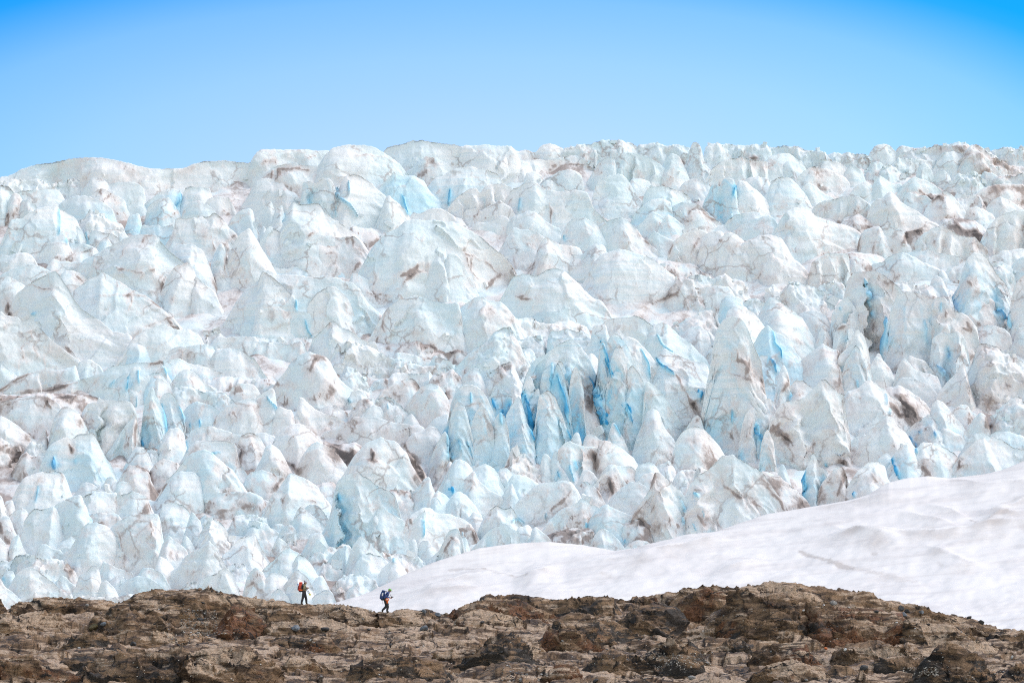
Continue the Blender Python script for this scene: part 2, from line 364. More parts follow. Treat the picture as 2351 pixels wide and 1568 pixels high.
# ------------------------------------------------------------------ traced layout (photo rows/columns -> places on the ground)
TILES = {'T1': (0, 480), 'T2': (825, 430), 'T3': (1650, 430), 'T4': (2475, 430), 'T5': (0, 950), 'T6': (825, 950),
         'T7': (1650, 950), 'T8': (2475, 900), 'T9': (0, 1430), 'T10': (825, 1430), 'T11': (1650, 1430), 'T12': (2475, 1430)}
def tile_fn(t):
    if t[0] == 'T':
        ox, oy = TILES[t]
        k = 2351 / 825.0
    else:
        ox, oy = {'R1': 0, 'R2': 1100, 'R3': 2200}[t], 1840
        k = 2351 / 1100.0
    g = 2351 / 3300.0
    return lambda x, y: ((ox + x / k) * g, (oy + y / k) * g)
ICE_DATA = """=T1
420 d 0 .45;0,262 85,250 190,190 340,140 480,125 640,90 800,77 960,85 1100,110 1240,150 1380,182@broad pinkish dusted ice dome on the skyline at the far left
400 d 0 .3;1200,190 1380,182 1520,182 1690,178 1780,135 1900,110 2080,105 2220,125 2290,125 2351,100
480 r 0 .15;0,300 110,275 250,290 300,280 360,275 420,320 500,310 540,300 590,320 620,275 690,265 760,295 800,380 860,420
600 d .1 .1;800,320 860,255 940,270 1000,330 1060,310 1170,300 1280,320 1330,380 1340,520
660 d 0 .55;830,430 900,370 960,360 1050,420 1150,470 1170,560 1172,650
620 d .1 .2;0,330 80,340 130,400 200,380 400,375 540,380 600,470
660 d 0 .6;40,560 100,430 130,400 180,420 182,520
680 d 0 .3;130,640 190,480 260,465 310,500 350,545
1000 d .35 .1;20,860 100,650 200,640 250,600 350,545 520,510 560,560 640,600 700,640 730,700@wide smooth pale blue ice face at the left edge, below the pinkish dome
720 d .4 .1;545,510 600,470 680,435 780,430 880,455 960,500 1040,560 1065,650
900 r .2 .15;700,760 720,650 770,640 820,560 900,580 980,640 1050,670 1120,690 1150,760
925 w .2 .1;610,780 640,730 710,700 760,760 810,880
1060 d .2 .1;320,985 420,880 500,810 600,780 640,900
940 w .15 .2;810,860 830,745 960,770 1060,790 1100,830
780 d .5 .1;1160,700 1180,620 1260,590 1300,600 1305,740
600 d .6 0;1290,560 1340,490 1420,430 1500,380 1580,365 1650,380 1660,450
720 d .4 .1;1330,680 1340,560 1400,490 1470,450 1560,450 1610,530 1650,580
590 d .3 .1;1640,560 1690,370 1740,345 1850,345 1940,370 1950,440
740 d .3 .1;1665,630 1680,550 1750,490 1830,475 1900,510 1990,580
620 d 0 .2;1890,490 1920,450 2010,435 2110,450 2120,480
880 d .55 0;1280,770 1300,700 1390,705 1460,690 1480,720 1560,700 1600,700 1620,860
1020 d .2 .3;1590,760 1600,640 1700,640 1790,630 1920,620 1960,580 2050,640 2100,720 2180,790
1420 d .15 .15;760,1030 900,960 1000,900 1100,850 1200,800 1280,785 1380,790 1440,800 1500,860 1560,930 1650,1000 1720,1060@large smooth domed serac with brown crack marks, left of the dark brown crevasse lines
1360 d .35 .1;1580,920 1650,880 1770,870 1860,930 1920,1040 1960,1160 2000,1290
980 d .1 .1;530,950 560,890 640,865 760,870 860,900
960 w .4 0;890,910 930,840 990,820 1030,880
1060 d .1 .4;490,1010 520,960 640,965 760,940 860,900 900,930
1240 d .1 .4;430,1080 480,1010 560,1030 700,1040 800,1030 900,1080 990,1090
1120 d .1 .1;0,970 80,980 140,960 230,955 300,985 330,1030 340,1060
1320 d .1 .1;0,1160 100,1110 200,1070 300,1060 400,1090 470,1130
1940 w .15 .1;100,1430 150,1330 250,1250 350,1190 430,1150 500,1118 550,1160 590,1220 640,1300 690,1390 760,1470 900,1567 1040,1680 1200,1710@big pale pyramid of ice with two hollows near its left side
1560 d .15 .1;0,1180 100,1175 200,1240 240,1260
1400 d .1 .4;560,1160 600,1120 680,1120 760,1160 810,1190
1720 d .15 .15;650,1320 760,1240 820,1180 900,1170 940,1125 1000,1170 1100,1220 1200,1290 1320,1340 1400,1400 1500,1480 1600,1560
1500 w .05 .25;1480,1300 1540,1180 1580,1100 1650,1060 1720,1045 1790,1110 1810,1240 1860,1390@grey white wedge with a brown dirt cap, beside the curved blue slab
1500 w .1 .1;1780,1200 1800,1160 1880,1240 1980,1320
1310 d .3 .1;1930,1130 1960,980 2030,860 2060,900 2080,1000
1330 d .1 .15;2060,1250 2090,1000 2150,850 2200,780 2290,725 2351,820 2400,910 2470,1020 2490,1060
800 d .3 .1;2100,690 2140,620 2220,560 2300,548 2340,590 2345,700
=T2
420 d 0 .3;0,175 50,150 180,150 320,155 450,148 560,160 650,155 720,180
700 d .05 .25;560,330 620,240 690,145 740,125 840,105 960,110 1040,112 1110,140 1170,180 1250,230 1320,280 1380,350 1480,470@great rounded skyline dome of ice left of the notch in the skyline
420 d 0 .25;1160,175 1200,130 1280,105 1370,95 1430,65 1520,60 1600,75 1700,90 1800,100 1900,120 2000,112 2140,105 2200,118 2351,120@highest white dome on the skyline, right of the skyline notch
730 d 0 .75;60,400 150,320 260,280 350,270 450,290 560,300 600,330
750 d .25 .15;0,440 60,415 200,420 260,405 330,420 400,460 470,560 540,640
900 f .35 .1;430,450 500,440 550,460 600,415 680,420 720,480 740,560 770,620 830,660 900,740 970,830
740 w .1 .1;600,370 640,350 700,355 770,420
890 d .1 .1;760,520 800,420 840,380 900,370 980,400 1060,460 1130,530 1200,570 1260,700 1300,800 1310,840@leaning white ice slab beside the blue crevasse under the skyline dome
900 w .1 .1;1190,600 1220,570 1300,640 1370,690 1420,770
800 d .55 0;1130,500 1200,420 1270,355 1350,390 1450,390 1540,440 1600,540 1680,620 1770,720@bright pale blue ice face sloping down to the right under the skyline dome
860 d 0 .05;1410,760 1440,720 1500,740 1550,710 1620,685 1700,690 1760,720 1830,770 1900,790
480 d 0 .45;1380,350 1450,310 1500,260 1560,210 1640,225 1720,260 1790,310 1840,350
680 d .35 .05;1580,480 1640,420 1740,380 1800,330 1900,310 1980,300 2010,320 2100,320 2150,345 2220,370 2260,430
790 f .1 .2;1760,690 1830,600 1900,550 1980,500 2040,510 2050,560 2110,480 2200,460 2280,465 2351,500
860 d .1 .15;1880,770 1930,700 2030,680 2060,720 2100,690 2170,650 2240,620 2300,650 2351,690
930 d .15 .15;2000,840 2030,810 2110,820 2160,800 2200,790 2260,750 2300,760 2330,800
900 w .15 .2;0,760 60,700 100,630 140,620 165,680 175,720
920 w .2 .1;140,800 180,700 240,645 260,700 265,800
1280 d .15 .1;250,840 290,700 340,625 410,655 480,645 560,640 610,670 640,730 700,770 780,830 880,900 930,950 980,1000
1010 d .2 .1;20,970 50,850 90,860 100,910
1290 d .25 .05;40,980 100,870 130,850 200,890 240,930 310,940 360,910 420,905 440,960 450,1050
1300 d .05 .3;450,1000 500,930 560,910 680,940 780,960 900,940 960,990 1000,1070@dusty rounded ice block left of the dark hole between two domes
1500 d .15 .12;940,1280 1000,1160 1100,1010 1200,920 1290,880 1370,810 1450,790 1560,800 1650,800 1720,820 1800,815 1880,840 1960,890 2050,940 2120,990 2200,1060 2280,1120 2351,1200@largest rounded dome in the middle of the icefall, dark hole at its left
1530 d .2 .05;1550,1080 1600,1050 1680,1040 1740,1060 1760,1110 1765,1200
1545 w .15 .1;1730,1200 1770,1100 1840,1110 1890,1170 1930,1250 1960,1330 2020,1420
1000 l 0 .4;860,870 900,850 1000,870 1100,880 1200,910
1350 d .5 .05;0,1250 60,1220 100,1190 140,1175 180,1230 280,1240 330,1205 380,1215 450,1215 520,1230 600,1245 700,1240 780,1245 850,1290 870,1320
1560 d .1 .15;860,1350 880,1270 960,1310 1040,1340 1110,1390 1200,1450 1280,1500
1880 d .28 .1;-190,1560 -80,1420 20,1350 60,1255 120,1260 200,1300 330,1300 500,1320 640,1310 720,1320 800,1350 880,1370 950,1420 980,1480 1030,1567 1100,1620 1150,1680@wide pale blue wall of ice crowned by a thin blue ledge
1900 w .2 .05;0,1480 20,1350 60,1262 120,1290 200,1350 290,1440 360,1560
1910 w .2 .1;480,1567 560,1460 640,1410 720,1400 800,1470 860,1530
=T3
300 d 0 .4;0,130 50,170 120,150 220,180 250,130 290,100 350,90 400,110 450,130 500,160
320 r 0 .3;480,150 530,125 570,130 600,110 650,100 720,95 780,75 850,58 930,65 990,60 1040,80 1150,105
350 r 0 .15;1150,115 1230,95 1340,88 1390,120 1450,115 1520,97 1590,115 1630,130
460 d 0 .15;1600,260 1630,130 1660,85 1700,78 1730,110 1750,160 1755,220 1800,290@thumb shaped white pinnacle standing up on the skyline
330 r 0 .2;1750,220 1770,130 1820,100 1890,90 1930,105 2000,95 2060,110 2130,150 2190,210
330 r 0 .3;2060,115 2150,105 2260,105 2351,110
430 d .1 .1;0,260 60,250 150,260 190,330
490 d .05 .15;100,470 130,370 180,345 240,360 290,410
340 d 0 .3;60,260 200,240 350,240 480,215 620,195 700,200 760,240 770,300
545 d .1 .15;280,430 400,370 450,340 520,330 590,345 650,400 655,520@rounded ice block under a dark curved dirt band near the skyline
560 w .2 .1;260,470 300,435 360,430 420,465 500,520
550 d 0 .25;650,520 700,420 760,330 800,260 860,230 920,215 960,250 965,380
510 f 0 .25;940,260 1030,190 1100,175 1180,190 1260,220 1340,270 1390,310 1440,340 1500,390 1520,460
505 w .1 .2;1380,290 1430,210 1470,180 1530,200 1560,260 1600,330
490 f 0 .35;1770,440 1830,330 1900,270 1960,240 2050,230 2120,215 2200,240 2351,260
900 d .2 .05;0,500 50,500 120,460 210,440 260,490 300,520 400,530 500,530 540,545 570,522 640,530 700,550 725,610 740,660 780,720 850,780 880,800@massive pale block split by one dark vertical crack, under the dark curved band
770 d .15 .1;720,700 740,560 780,450 850,410 900,385 1000,375 1050,410 1100,480 1130,550 1180,610 1220,650@bulky rounded serac to the right of the block with the dark vertical crack
560 d .1 .15;1080,430 1110,415 1200,420 1260,440 1300,480
790 d .3 .05;1190,640 1220,540 1290,490 1380,480 1460,500 1560,540 1630,570 1640,620
640 d 0 .25;1530,510 1570,460 1640,425 1700,415 1760,440 1820,480
660 r 0 .2;1650,620 1680,580 1720,600 1755,620
800 f .45 .05;1750,650 1800,560 1830,465 1890,470 1910,500 1940,420 1990,405 2040,430 2060,480 2065,560@twin topped pale blue tower beside a white sloping block
790 d .15 .1;1990,740 2040,560 2080,430 2140,440 2220,500 2290,560 2351,620
580 d .15 .1;2130,440 2180,400 2260,395 2351,420
840 d 0 .35;1450,740 1480,660 1560,635 1680,640 1740,670 1800,730 1860,780
920 d 0 .25;1570,820 1640,710 1700,695 1760,720 1800,760 1870,790 1940,830
860 d .4 .05;1090,810 1130,720 1230,640 1300,600 1400,600 1470,640 1475,740
940 w .05 .15;1150,860 1220,790 1260,740 1300,715 1350,750 1390,770
960 w .3 .05;1340,890 1380,800 1430,745 1490,775 1560,830 1620,880
1130 d .1 .1;800,840 880,800 940,790 1000,765 1060,790 1110,850 1160,890 1200,960 1260,1010 1330,1070@rounded cone of ice with a brown streak down its right shoulder
980 d .05 .1;0,770 60,750 130,720 190,712 240,740 290,790 360,840 450,880
1100 d .2 .05;440,990 480,870 540,790 600,775 660,770 720,800 790,850 830,900 870,960 920,1050@blunt white block left of the cone with a brown streak
1220 d 0 .25;0,860 80,880 180,890 250,920 300,960
1310 d 0 .35;200,1180 260,1000 320,950 380,990 430,1020 540,1030 600,1040 640,1070
1120 w 0 .15;1250,960 1300,890 1350,920 1420,960 1490,990 1550,960
1220 f 0 .15;1430,1110 1480,1000 1560,930 1640,890 1680,870 1740,890 1800,910
1300 d 0 .15;1700,1150 1750,960 1820,900 1900,895 1950,920
1340 d .1 .1;1870,1260 1890,1000 1940,930 2000,900 2060,930 2130,990 2150,1000
1360 d .05 .15;2000,1300 2060,1080 2130,1000 2200,970 2280,940 2351,930 2480,960
940 d 0 .15;1940,850 1990,780 2080,740 2180,725 2250,720 2351,760
1000 d 0 .2;2020,900 2080,860 2200,800 2351,750 2420,790
1330 d .15 .05;470,1230 490,1150 550,1105 640,1120 690,1060 760,1010 820,1015 860,1050 870,1120
1560 d .2 .1;720,1250 770,1170 830,1110 900,1090 980,1060 1060,1075 1130,1100 1220,1120 1300,1160 1380,1220 1450,1280 1520,1340 1560,1380@broad smooth ice shield with brown lines curving round its right side
1760 d .12 .15;0,1320 100,1290 250,1300 300,1260 370,1235 430,1240 490,1280 560,1340 620,1390 660,1440 720,1500 840,1560
1360 l 0 .45;1320,1160 1440,1170 1560,1190 1680,1200 1760,1260 1870,1290
1600 r 0 .4;1500,1330 1620,1310 1700,1290 1850,1330 1960,1290 2020,1340 2120,1350
1620 d 0 .3;1560,1450 1620,1410 1740,1420 1850,1400 2000,1410
=T4
300 r 0 .15;0,110 60,130 120,120 150,102 210,125 280,122 340,145 420,165 460,150 510,185 550,200
300 r 0 .15;540,200 600,172 660,190 740,170 780,190 880,185 930,200
250 d .1 .15;930,190 960,140 1010,105 1075,97 1130,115 1170,160 1200,200@rounded white knob standing out on the right part of the skyline
240 d 0 .45;1170,150 1220,115 1270,113 1320,140 1400,130 1460,140
340 r 0 .3;1200,190 1290,160 1400,150 1470,130 1540,98 1600,110 1690,100 1740,75 1800,85 1850,110 1910,97 1960,130 2000,150 2060,180
430 r 0 .75;1850,110 1920,98 2000,160 2100,220 2200,290 2300,300 2400,330
270 r 0 .2;2010,160 2080,150 2130,130 2190,122 2260,140 2351,145
430 d .1 .15;0,230 60,200 130,180 200,190 260,230 310,260 360,310
440 w .05 .15;100,390 150,280 200,250 270,270 340,310
580 d 0 .5;260,420 330,340 420,300 520,320 620,350 700,400 750,460 770,500@flat grey dusty slab below the right skyline
500 d .2 .1;480,310 510,260 600,255 690,280 740,330 780,410 830,460
500 d .2 .1;740,290 800,300 860,340 890,400 900,450
430 r 0 .35;880,370 920,290 980,250 1050,280 1080,320
450 r 0 .15;1000,400 1040,310 1090,280 1150,300 1210,340 1250,380
370 r 0 .2;1130,290 1190,230 1300,230 1420,240 1560,250 1640,300
390 d 0 .15;1540,280 1620,180 1700,165 1780,190 1830,280 1870,340
430 d 0 .3;1800,210 1880,240 1960,260 2050,280 2130,350
510 w .1 .15;1360,400 1380,300 1430,268 1480,300 1520,380 1560,460
510 d 0 .2;1510,400 1560,340 1620,335 1670,380 1690,450
580 r 0 .2;1600,530 1680,430 1750,360 1800,380 1850,350 1900,350 1960,400 2010,460
490 d .05 .3;1920,380 1990,345 2070,370 2150,430
530 r 0 .55;2080,420 2150,380 2250,390 2351,350
750 d .35 .05;-90,680 -20,560 30,440 100,400 170,400 220,420 280,480 330,540 370,600 400,660@pale blue rounded serac with a white shoulder, left of the flat grey slab
660 w 0 .1;320,480 370,445 430,480 500,540 560,570 620,610
620 d 0 .15;770,520 830,470 900,440 950,470 1010,530 1050,580
590 w .1 .1;980,420 1020,380 1080,420 1150,460 1240,470 1250,520
600 d .1 .15;1240,470 1290,430 1340,400 1400,420 1470,440 1560,500 1610,540
640 l 0 .7;1190,590 1250,510 1350,500 1440,540 1550,560
740 w 0 .2;1220,630 1260,560 1300,533 1370,580 1450,570 1510,620
820 f .05 .25;400,700 450,650 520,620 600,610 680,580 760,590 820,575 880,610 940,650
930 d .15 .12;900,780 940,660 1000,600 1060,590 1120,530 1170,570 1220,630 1300,680 1380,720 1450,780 1580,850@sharp peaked ice block with a long right shoulder, above the row of dark cracks
820 w 0 .3;1440,710 1500,620 1570,555 1630,525 1700,570 1750,640 1800,680@dusty white triangular peak in the brownish right part of the icefall
720 r 0 .4;1700,580 1740,550 1820,560 1940,570 1980,620
700 d 0 .75;1900,560 1980,500 2100,470 2200,460 2351,470
760 d 0 .2;2000,680 2050,620 2130,575 2200,610 2290,660 2351,700
880 d 0 .3;1800,780 1830,690 1900,670 1990,700 2070,750 2090,800
1010 l 0 .8;1600,790 1750,770 1900,800 1980,850
1080 f 0 .2;1960,980 2020,870 2080,790 2160,740 2260,710 2351,710 2450,730@smooth greyish ice shoulder rising out of the right edge
1120 d .15 .1;120,780 180,710 250,685 330,690 390,710 440,760 530,800 640,830 740,850 800,880 850,920
1140 d 0 .15;820,1090 840,960 880,890 960,860 1030,850@narrow grey ice pillar between two dark vertical cracks
1150 d 0 .2;970,1090 990,930 1030,870 1090,840 1150,870 1240,890
1155 d 0 .75;1200,1090 1230,950 1260,900 1400,885 1440,920
1180 f 0 .2;1320,1080 1380,960 1450,910 1530,860 1600,850 1680,880 1740,930 1810,950 1900,950 1950,1000 2020,1070
930 l 0 .45;680,790 760,750 830,740 900,780 1060,840
1160 d .3 .1;20,1000 60,920 160,890 240,900 300,950 380,1070
1150 d .05 .2;180,870 250,870 350,870 420,900 480,940 560,1000 640,1030 740,1090
940 d 0 .25;0,790 60,760 120,780 190,850 230,890
1380 d .1 .15;-60,940 0,950 40,990 110,1070 200,1130 280,1180 350,1260
1400 f 0 .2;370,1350 390,1200 450,1150 550,1100 650,1100 740,1110
1310 l 0 .5;660,1130 760,1090 900,1100 1000,1110 1080,1150
1350 d .25 .1;950,1200 1050,1180 1110,1130 1160,1110 1230,1090 1330,1130 1420,1180 1560,1240 1600,1260
1260 d 0 .1;1230,1110 1300,1090 1450,1072 1550,1095 1650,1110 1750,1130 1830,1160
1380 r 0 .25;1590,1300 1660,1240 1760,1200 1830,1170 1880,1200
1240 d 0 .2;2030,1140 2090,1100 2160,1075 2250,1070 2351,1050
1440 r 0 .25;2060,1170 2150,1180 2240,1230 2300,1330
1450 d .2 .1;2240,1210 2290,1160 2351,1130 2420,1150
=T5
760 w .12 .15;0,140 50,190 160,205 200,240 280,220 320,235 360,300 450,390 560,480 660,560 740,600@long pale slab sloping down to the right at the left edge of the icefall
850 d .1 .1;0,600 60,660 110,710 160,745
660 d .1 .1;1210,410 1300,350 1420,290 1490,270 1530,268 1600,310 1650,320 1740,315 1780,340 1830,360
680 d .5 0;1130,640 1160,520 1190,430 1260,420 1340,425 1410,470 1480,490 1500,590@mushroom shaped pale blue ice lump sitting on a dirty ledge
470 r 0 .4;1830,360 1900,330 1980,315 2060,370
540 d .15 .15;1950,420 2020,375 2080,390 2200,380 2351,385
690 d 0 .2;1480,560 1600,480 1750,470 1900,450 1960,480 2000,560
760 d .1 .1;1980,500 2100,490 2200,500 2300,560 2351,590
800 d .1 0;700,760 715,620 780,597 850,600 900,640 940,680@clean white ice lump at the right end of the long low ledge
900 d 0 .25;0,860 100,790 200,730 300,710 420,690 560,690 650,670 700,650 710,770@long low grey ice ledge at the left edge above the dirty brown stripes
970 d .1 .15;300,890 500,840 700,790 800,760 950,710 1000,660 1150,640 1250,620 1330,620 1480,620
985 w .3 .1;1000,860 1050,790 1120,740 1190,715 1200,780
990 w .2 .1;1170,870 1190,700 1230,660 1290,670 1292,830
995 d .1 .3;1280,840 1300,700 1340,640 1400,640 1480,620 1520,740 1560,800
820 d .4 .05;1490,700 1500,620 1600,640 1680,690
1110 l 0 .85;0,915 200,920 400,900 600,905 800,920 960,965
1270 d 0 .65;0,980 200,940 320,920 400,925 500,970 560,1020@pinkish brown dirty ice hump at the left edge
1000 w .3 .05;1570,800 1620,740 1680,690 1720,680 1780,710 1850,770 1900,820 1990,890
1010 d .4 .05;1320,900 1340,790 1370,730 1430,705 1500,730 1540,780 1560,830
1010 r 0 .5;1100,960 1130,900 1200,840 1260,830 1320,850
770 d .1 .15;1550,600 1640,575 1700,610 1770,640 1900,640 2000,660 2150,680 2351,720
840 d .3 .1;1750,680 1850,660 1950,680 2050,720 2100,760
880 l 0 .4;1900,760 2050,740 2200,760 2351,770
1020 d 0 .3;2100,930 2120,860 2180,820 2270,810 2351,840
1020 w .05 .2;1400,1000 1410,830 1440,755 1520,790 1560,820 1600,900
1430 f .25 .1;1290,1300 1310,1050 1340,950 1400,840 1440,930 1480,1000 1510,1100 1520,1280@tall pointed spire of ice with a blue crack along its right side
1300 f .2 .15;1470,960 1500,910 1550,895 1600,920 1640,1000 1690,1100 1700,1230
1100 r 0 .3;1600,850 1700,840 1800,865 1880,890 1960,890 2060,900 2130,960 2180,990
1260 d .2 .1;1680,1080 1720,1020 1800,980 1900,1000 1960,1020 2005,1050
1310 d .05 .35;1950,1200 1990,1110 2080,1020 2200,970 2300,950 2351,960
1520 d .1 .1;440,1380 460,1250 500,1130 560,1040 600,1018 660,1040 720,1080 740,1110
1450 f 0 .25;660,1270 720,1150 700,1040 800,1000 950,970 1050,965 1150,970 1210,990 1255,1090@dusty fluted ice wall left of the tall pointed spire
1490 f .05 .15;980,1460 1060,1340 1120,1240 1200,1140 1250,1100 1252,1400
1470 d 0 .2;0,1110 60,1130 120,1170 200,1230 280,1290 330,1340 420,1370
1480 w 0 .2;350,1330 400,1240 430,1240 440,1380
1590 r 0 .75;0,1300 60,1350 160,1400 220,1420
1790 w .4 .1;420,1450 460,1380 540,1330 620,1305 670,1320 720,1270 780,1270 850,1250 880,1290 910,1360 950,1450 1030,1567 1080,1680@pointed pale blue peak with a small brown streak under its summit
1560 r .2 .15;220,1430 260,1370 310,1345 350,1380 400,1390 440,1420
1640 d 0 .2;170,1560 200,1480 240,1450 300,1480 360,1500
1500 d 0 .2;1720,1340 1740,1260 1830,1210 1950,1210 2050,1235 2140,1270 2240,1290
1720 d .15 .2;1730,1400 1800,1340 1900,1340 2000,1340 2100,1340 2170,1370 2190,1500
1580 d .1 .25;1470,1400 1500,1300 1560,1220 1640,1220 1700,1280 1720,1460
1640 d .3 .05;1220,1430 1260,1395 1330,1405 1370,1470 1390,1530
1600 r .1 .05;1350,1420 1400,1410 1440,1430 1470,1490
1580 d 0 .3;2150,1420 2210,1290 2280,1260 2340,1270 2400,1320
=T6
560 d .15 .1;1150,200 1210,120 1300,50 1430,15 1480,8 1540,30 1640,60 1780,80 1860,70 1880,150 1890,280@broad smooth ice wall right of a long dark vertical crack
560 d .15 .1;1850,200 1880,110 1960,60 2030,15 2080,20 2120,50 2240,60 2300,110 2351,180 2420,280
600 w .1 .1;520,400 600,330 660,260 710,235 750,255 800,310 860,320 930,380 1020,430 1100,430@neat pale pyramid rising in front of the wide pale blue wall
460 l 0 .35;0,400 100,395 300,410 400,390 520,400
575 d 0 .25;0,430 200,440 280,460 420,420
620 l 0 .6;1050,430 1200,450 1350,430 1480,410 1560,450 1650,500 1730,530
630 d 0 .7;1700,560 1740,530 1860,505 1920,530 1940,560
660 d .15 .15;1270,580 1290,530 1360,530 1500,570 1600,600
690 w .15 .1;1590,640 1640,550 1700,580 1790,600
750 r 0 .2;680,620 700,540 740,440 790,440 830,410 880,430 960,460 1060,490 1150,540 1300,590 1400,630 1520,650 1650,650@rough white ridge trailing off to the right behind the dusty cone
1060 d .05 .4;180,800 250,720 330,620 400,560 450,540 490,520 560,550 640,570 680,620 720,700 770,780 850,850 900,880@large dusty cone with brown speckled top, left of the middle
900 l 0 .5;0,780 100,760 170,790 230,830
950 r 0 .3;780,740 820,650 880,660 960,720 1010,780 1050,850
1070 d .3 .1;850,980 870,890 950,870 1020,930
870 d .2 .15;1040,900 1080,800 1160,770 1230,770 1250,720 1290,715 1400,720 1540,720 1600,700
1020 d 0 .45;1130,930 1170,870 1240,830 1320,800 1400,760 1460,770 1510,850
1180 d 0 .35;1370,1020 1440,920 1520,840 1600,810 1660,830 1720,890 1770,970 1780,1080@grey speckled ice dome left of the tall bright blue blades
940 r 0 .5;1620,740 1720,700 1800,690 1860,720 1900,770 1905,850
930 w .05 .25;1890,760 1950,700 2000,660 2060,680 2080,750
960 r 0 .5;2060,800 2150,700 2250,640 2351,610
800 r .05 .3;1620,740 1780,670 1880,620 1950,540 2050,460 2130,410 2200,330 2280,290 2351,290@rough knobbly dome at the upper left of the blue blades
1230 f .6 .05;2130,930 2170,900 2250,860 2320,910 2351,900
1640 f .42 .08;1760,1200 1790,1000 1830,900 1890,830 1950,820 2030,840 2080,880 2110,930 2150,1000 2190,1100 2230,1200@leftmost tall blade of the group of bright blue ice blades
1440 d .4 .05;1560,1230 1620,1150 1700,1110 1770,1090 1790,1200
1520 d .3 .1;1370,1360 1440,1270 1540,1250 1600,1200 1680,1230
1690 f .2 .2;1580,1567 1640,1400 1700,1300 1740,1230 1765,1350
1280 w .1 .15;0,930 60,900 110,880 145,850 180,900 195,1050
1310 w .1 .1;140,1240 170,1080 210,1015 260,1040 330,1060
1280 w .15 .1;380,1060 390,940 430,950 500,1010 560,1060 640,1100 740,1120 820,1160@sail shaped white ice fin leaning left, beside the dusty cone
1290 w 0 .15;340,1130 370,1095 420,1160
1130 d 0 .2;580,1060 640,1020 720,1015 800,1060 840,1080
1180 r .05 .4;840,1110 900,1010 960,950 1020,950 1090,960 1150,940 1220,930 1280,960 1340,1010 1400,1080
1200 d .1 .15;960,1120 1030,1040 1090,1010 1150,1030 1180,1090
1210 d 0 .2;1370,1130 1420,1085 1470,1130
1390 d 0 .4;620,1260 720,1230 840,1160 900,1120 1000,1120 1060,1115 1150,1140 1260,1170 1400,1190 1540,1210@low dirty brownish ice hump in front of the sail shaped fin
1570 d 0 .25;190,1290 250,1230 320,1190 400,1180 470,1210 540,1260 600,1320
1430 d 0 .15;0,1270 80,1265 160,1290 220,1360
1810 d 0 .2;50,1500 90,1400 140,1370 200,1410 250,1480
1850 d 0 .35;380,1567 450,1440 510,1370 570,1350 640,1380 720,1440 780,1500 830,1567@rounded dusty serac beside the patch of black grit
1620 l 0 .95;620,1340 720,1370 830,1370 900,1350 980,1390
1960 d .15 .2;870,1520 930,1450 1000,1370 1080,1330 1150,1310 1200,1330 1280,1340 1330,1390 1380,1460 1430,1567 1500,1680@broad dusty blue cone left of the bright blue blades
1830 r 0 .7;1300,1400 1400,1450 1500,1560 1540,1620
=T7
430 r 0 .3;0,215 80,220 160,200 250,250 370,260 430,245 520,230 600,260 700,300
570 r .05 .15;0,430 60,400 110,410 160,380 220,370 280,390 310,480
620 r .3 .05;310,560 320,400 350,335 430,330 500,305 580,330 650,350 720,390 722,460
660 r 0 .2;0,560 50,490 100,480 180,500 220,560
780 r 0 .25;0,660 60,640 140,640 180,740
1400 f .5 .15;90,860 120,740 180,640 220,590 290,560 370,500 430,450 500,410 545,400 600,440 650,500 700,570 740,660 770,750 800,850 830,960 860,1060 880,1120@broad fluted blue tower with a deep blue gash on its right
1415 f .4 .1;250,900 280,720 370,630 390,640 400,880
1420 f .4 .05;370,900 390,680 420,610 470,620 500,700 530,900 560,1100
1425 d .05 .6;560,1000 570,910 640,890 720,910 770,960 800,1050 840,1200 860,1330@dirty grey ice block leaning on the fluted blue tower
1520 f .4 .1;210,1200 240,930 330,870 400,930 450,1060 490,1200 530,1290
1440 f .6 .1;90,1000 110,890 160,900 250,850
1540 f .35 .05;-60,1100 0,1000 60,920 100,1000 120,1130 170,1240 200,1320
1410 f .4 .1;780,740 800,480 820,415 850,430 880,560 930,800
1420 f .35 .08;850,520 880,410 930,365 1000,390 1050,450 1090,520 1130,620 1200,740 1260,830 1300,900 1340,1000@central tall blue blade with dark blue slits, right of the fluted tower
720 d .4 .05;640,520 720,430 740,290 800,270 870,280 880,350
760 d .1 .05;680,560 740,530 800,600
680 f 0 .2;820,280 880,230 960,210 1050,205 1130,190 1190,210 1260,260 1340,320 1400,380
1330 f .15 .12;1000,420 1060,380 1150,420 1220,500 1290,580 1350,680 1440,740 1530,820 1600,930 1680,1060@long whitish ice flank sloping right from the central blade
740 d .1 .1;1290,290 1370,255 1430,270 1500,340 1560,390 1640,440 1700,510 1780,590 1820,650
1340 d .25 .1;1340,580 1400,490 1480,540 1560,570 1640,600 1740,620 1800,650 1810,700
1350 r .2 .05;1560,830 1600,760 1700,770 1780,720 1800,720 1810,850
500 r 0 .4;1470,290 1560,240 1680,190 1780,140 1850,140 1900,130 1905,260
590 d 0 .3;1560,380 1620,310 1720,280 1790,330 1830,420 1835,520
300 d .45 .05;1900,180 1910,60 1960,10 2040,5 2120,40
330 r 0 .15;2070,90 2150,40 2250,30 2300,60 2351,90
680 d 0 .15;1960,260 1970,160 2050,105 2130,110 2220,160 2300,260 2351,330 2420,420
1480 f .22 .12;1740,1090 1790,800 1830,600 1850,450 1880,330 1930,240 1980,205 2050,200 2110,220 2160,290 2190,380 2220,460 2260,540 2300,620@massive tall white tower standing right of the notch full of ice rubble
1520 f .3 .2;2080,1400 2100,1250 2140,1100 2180,1050 2230,1080 2240,1250
1490 f .4 .05;2250,1050 2300,980 2351,940 2420,1000
1650 f .2 .1;2270,1567 2290,1350 2330,1240 2351,1230 2400,1330
1500 w 0 .15;1590,1230 1650,1140 1700,1095 1740,1130 1760,1220
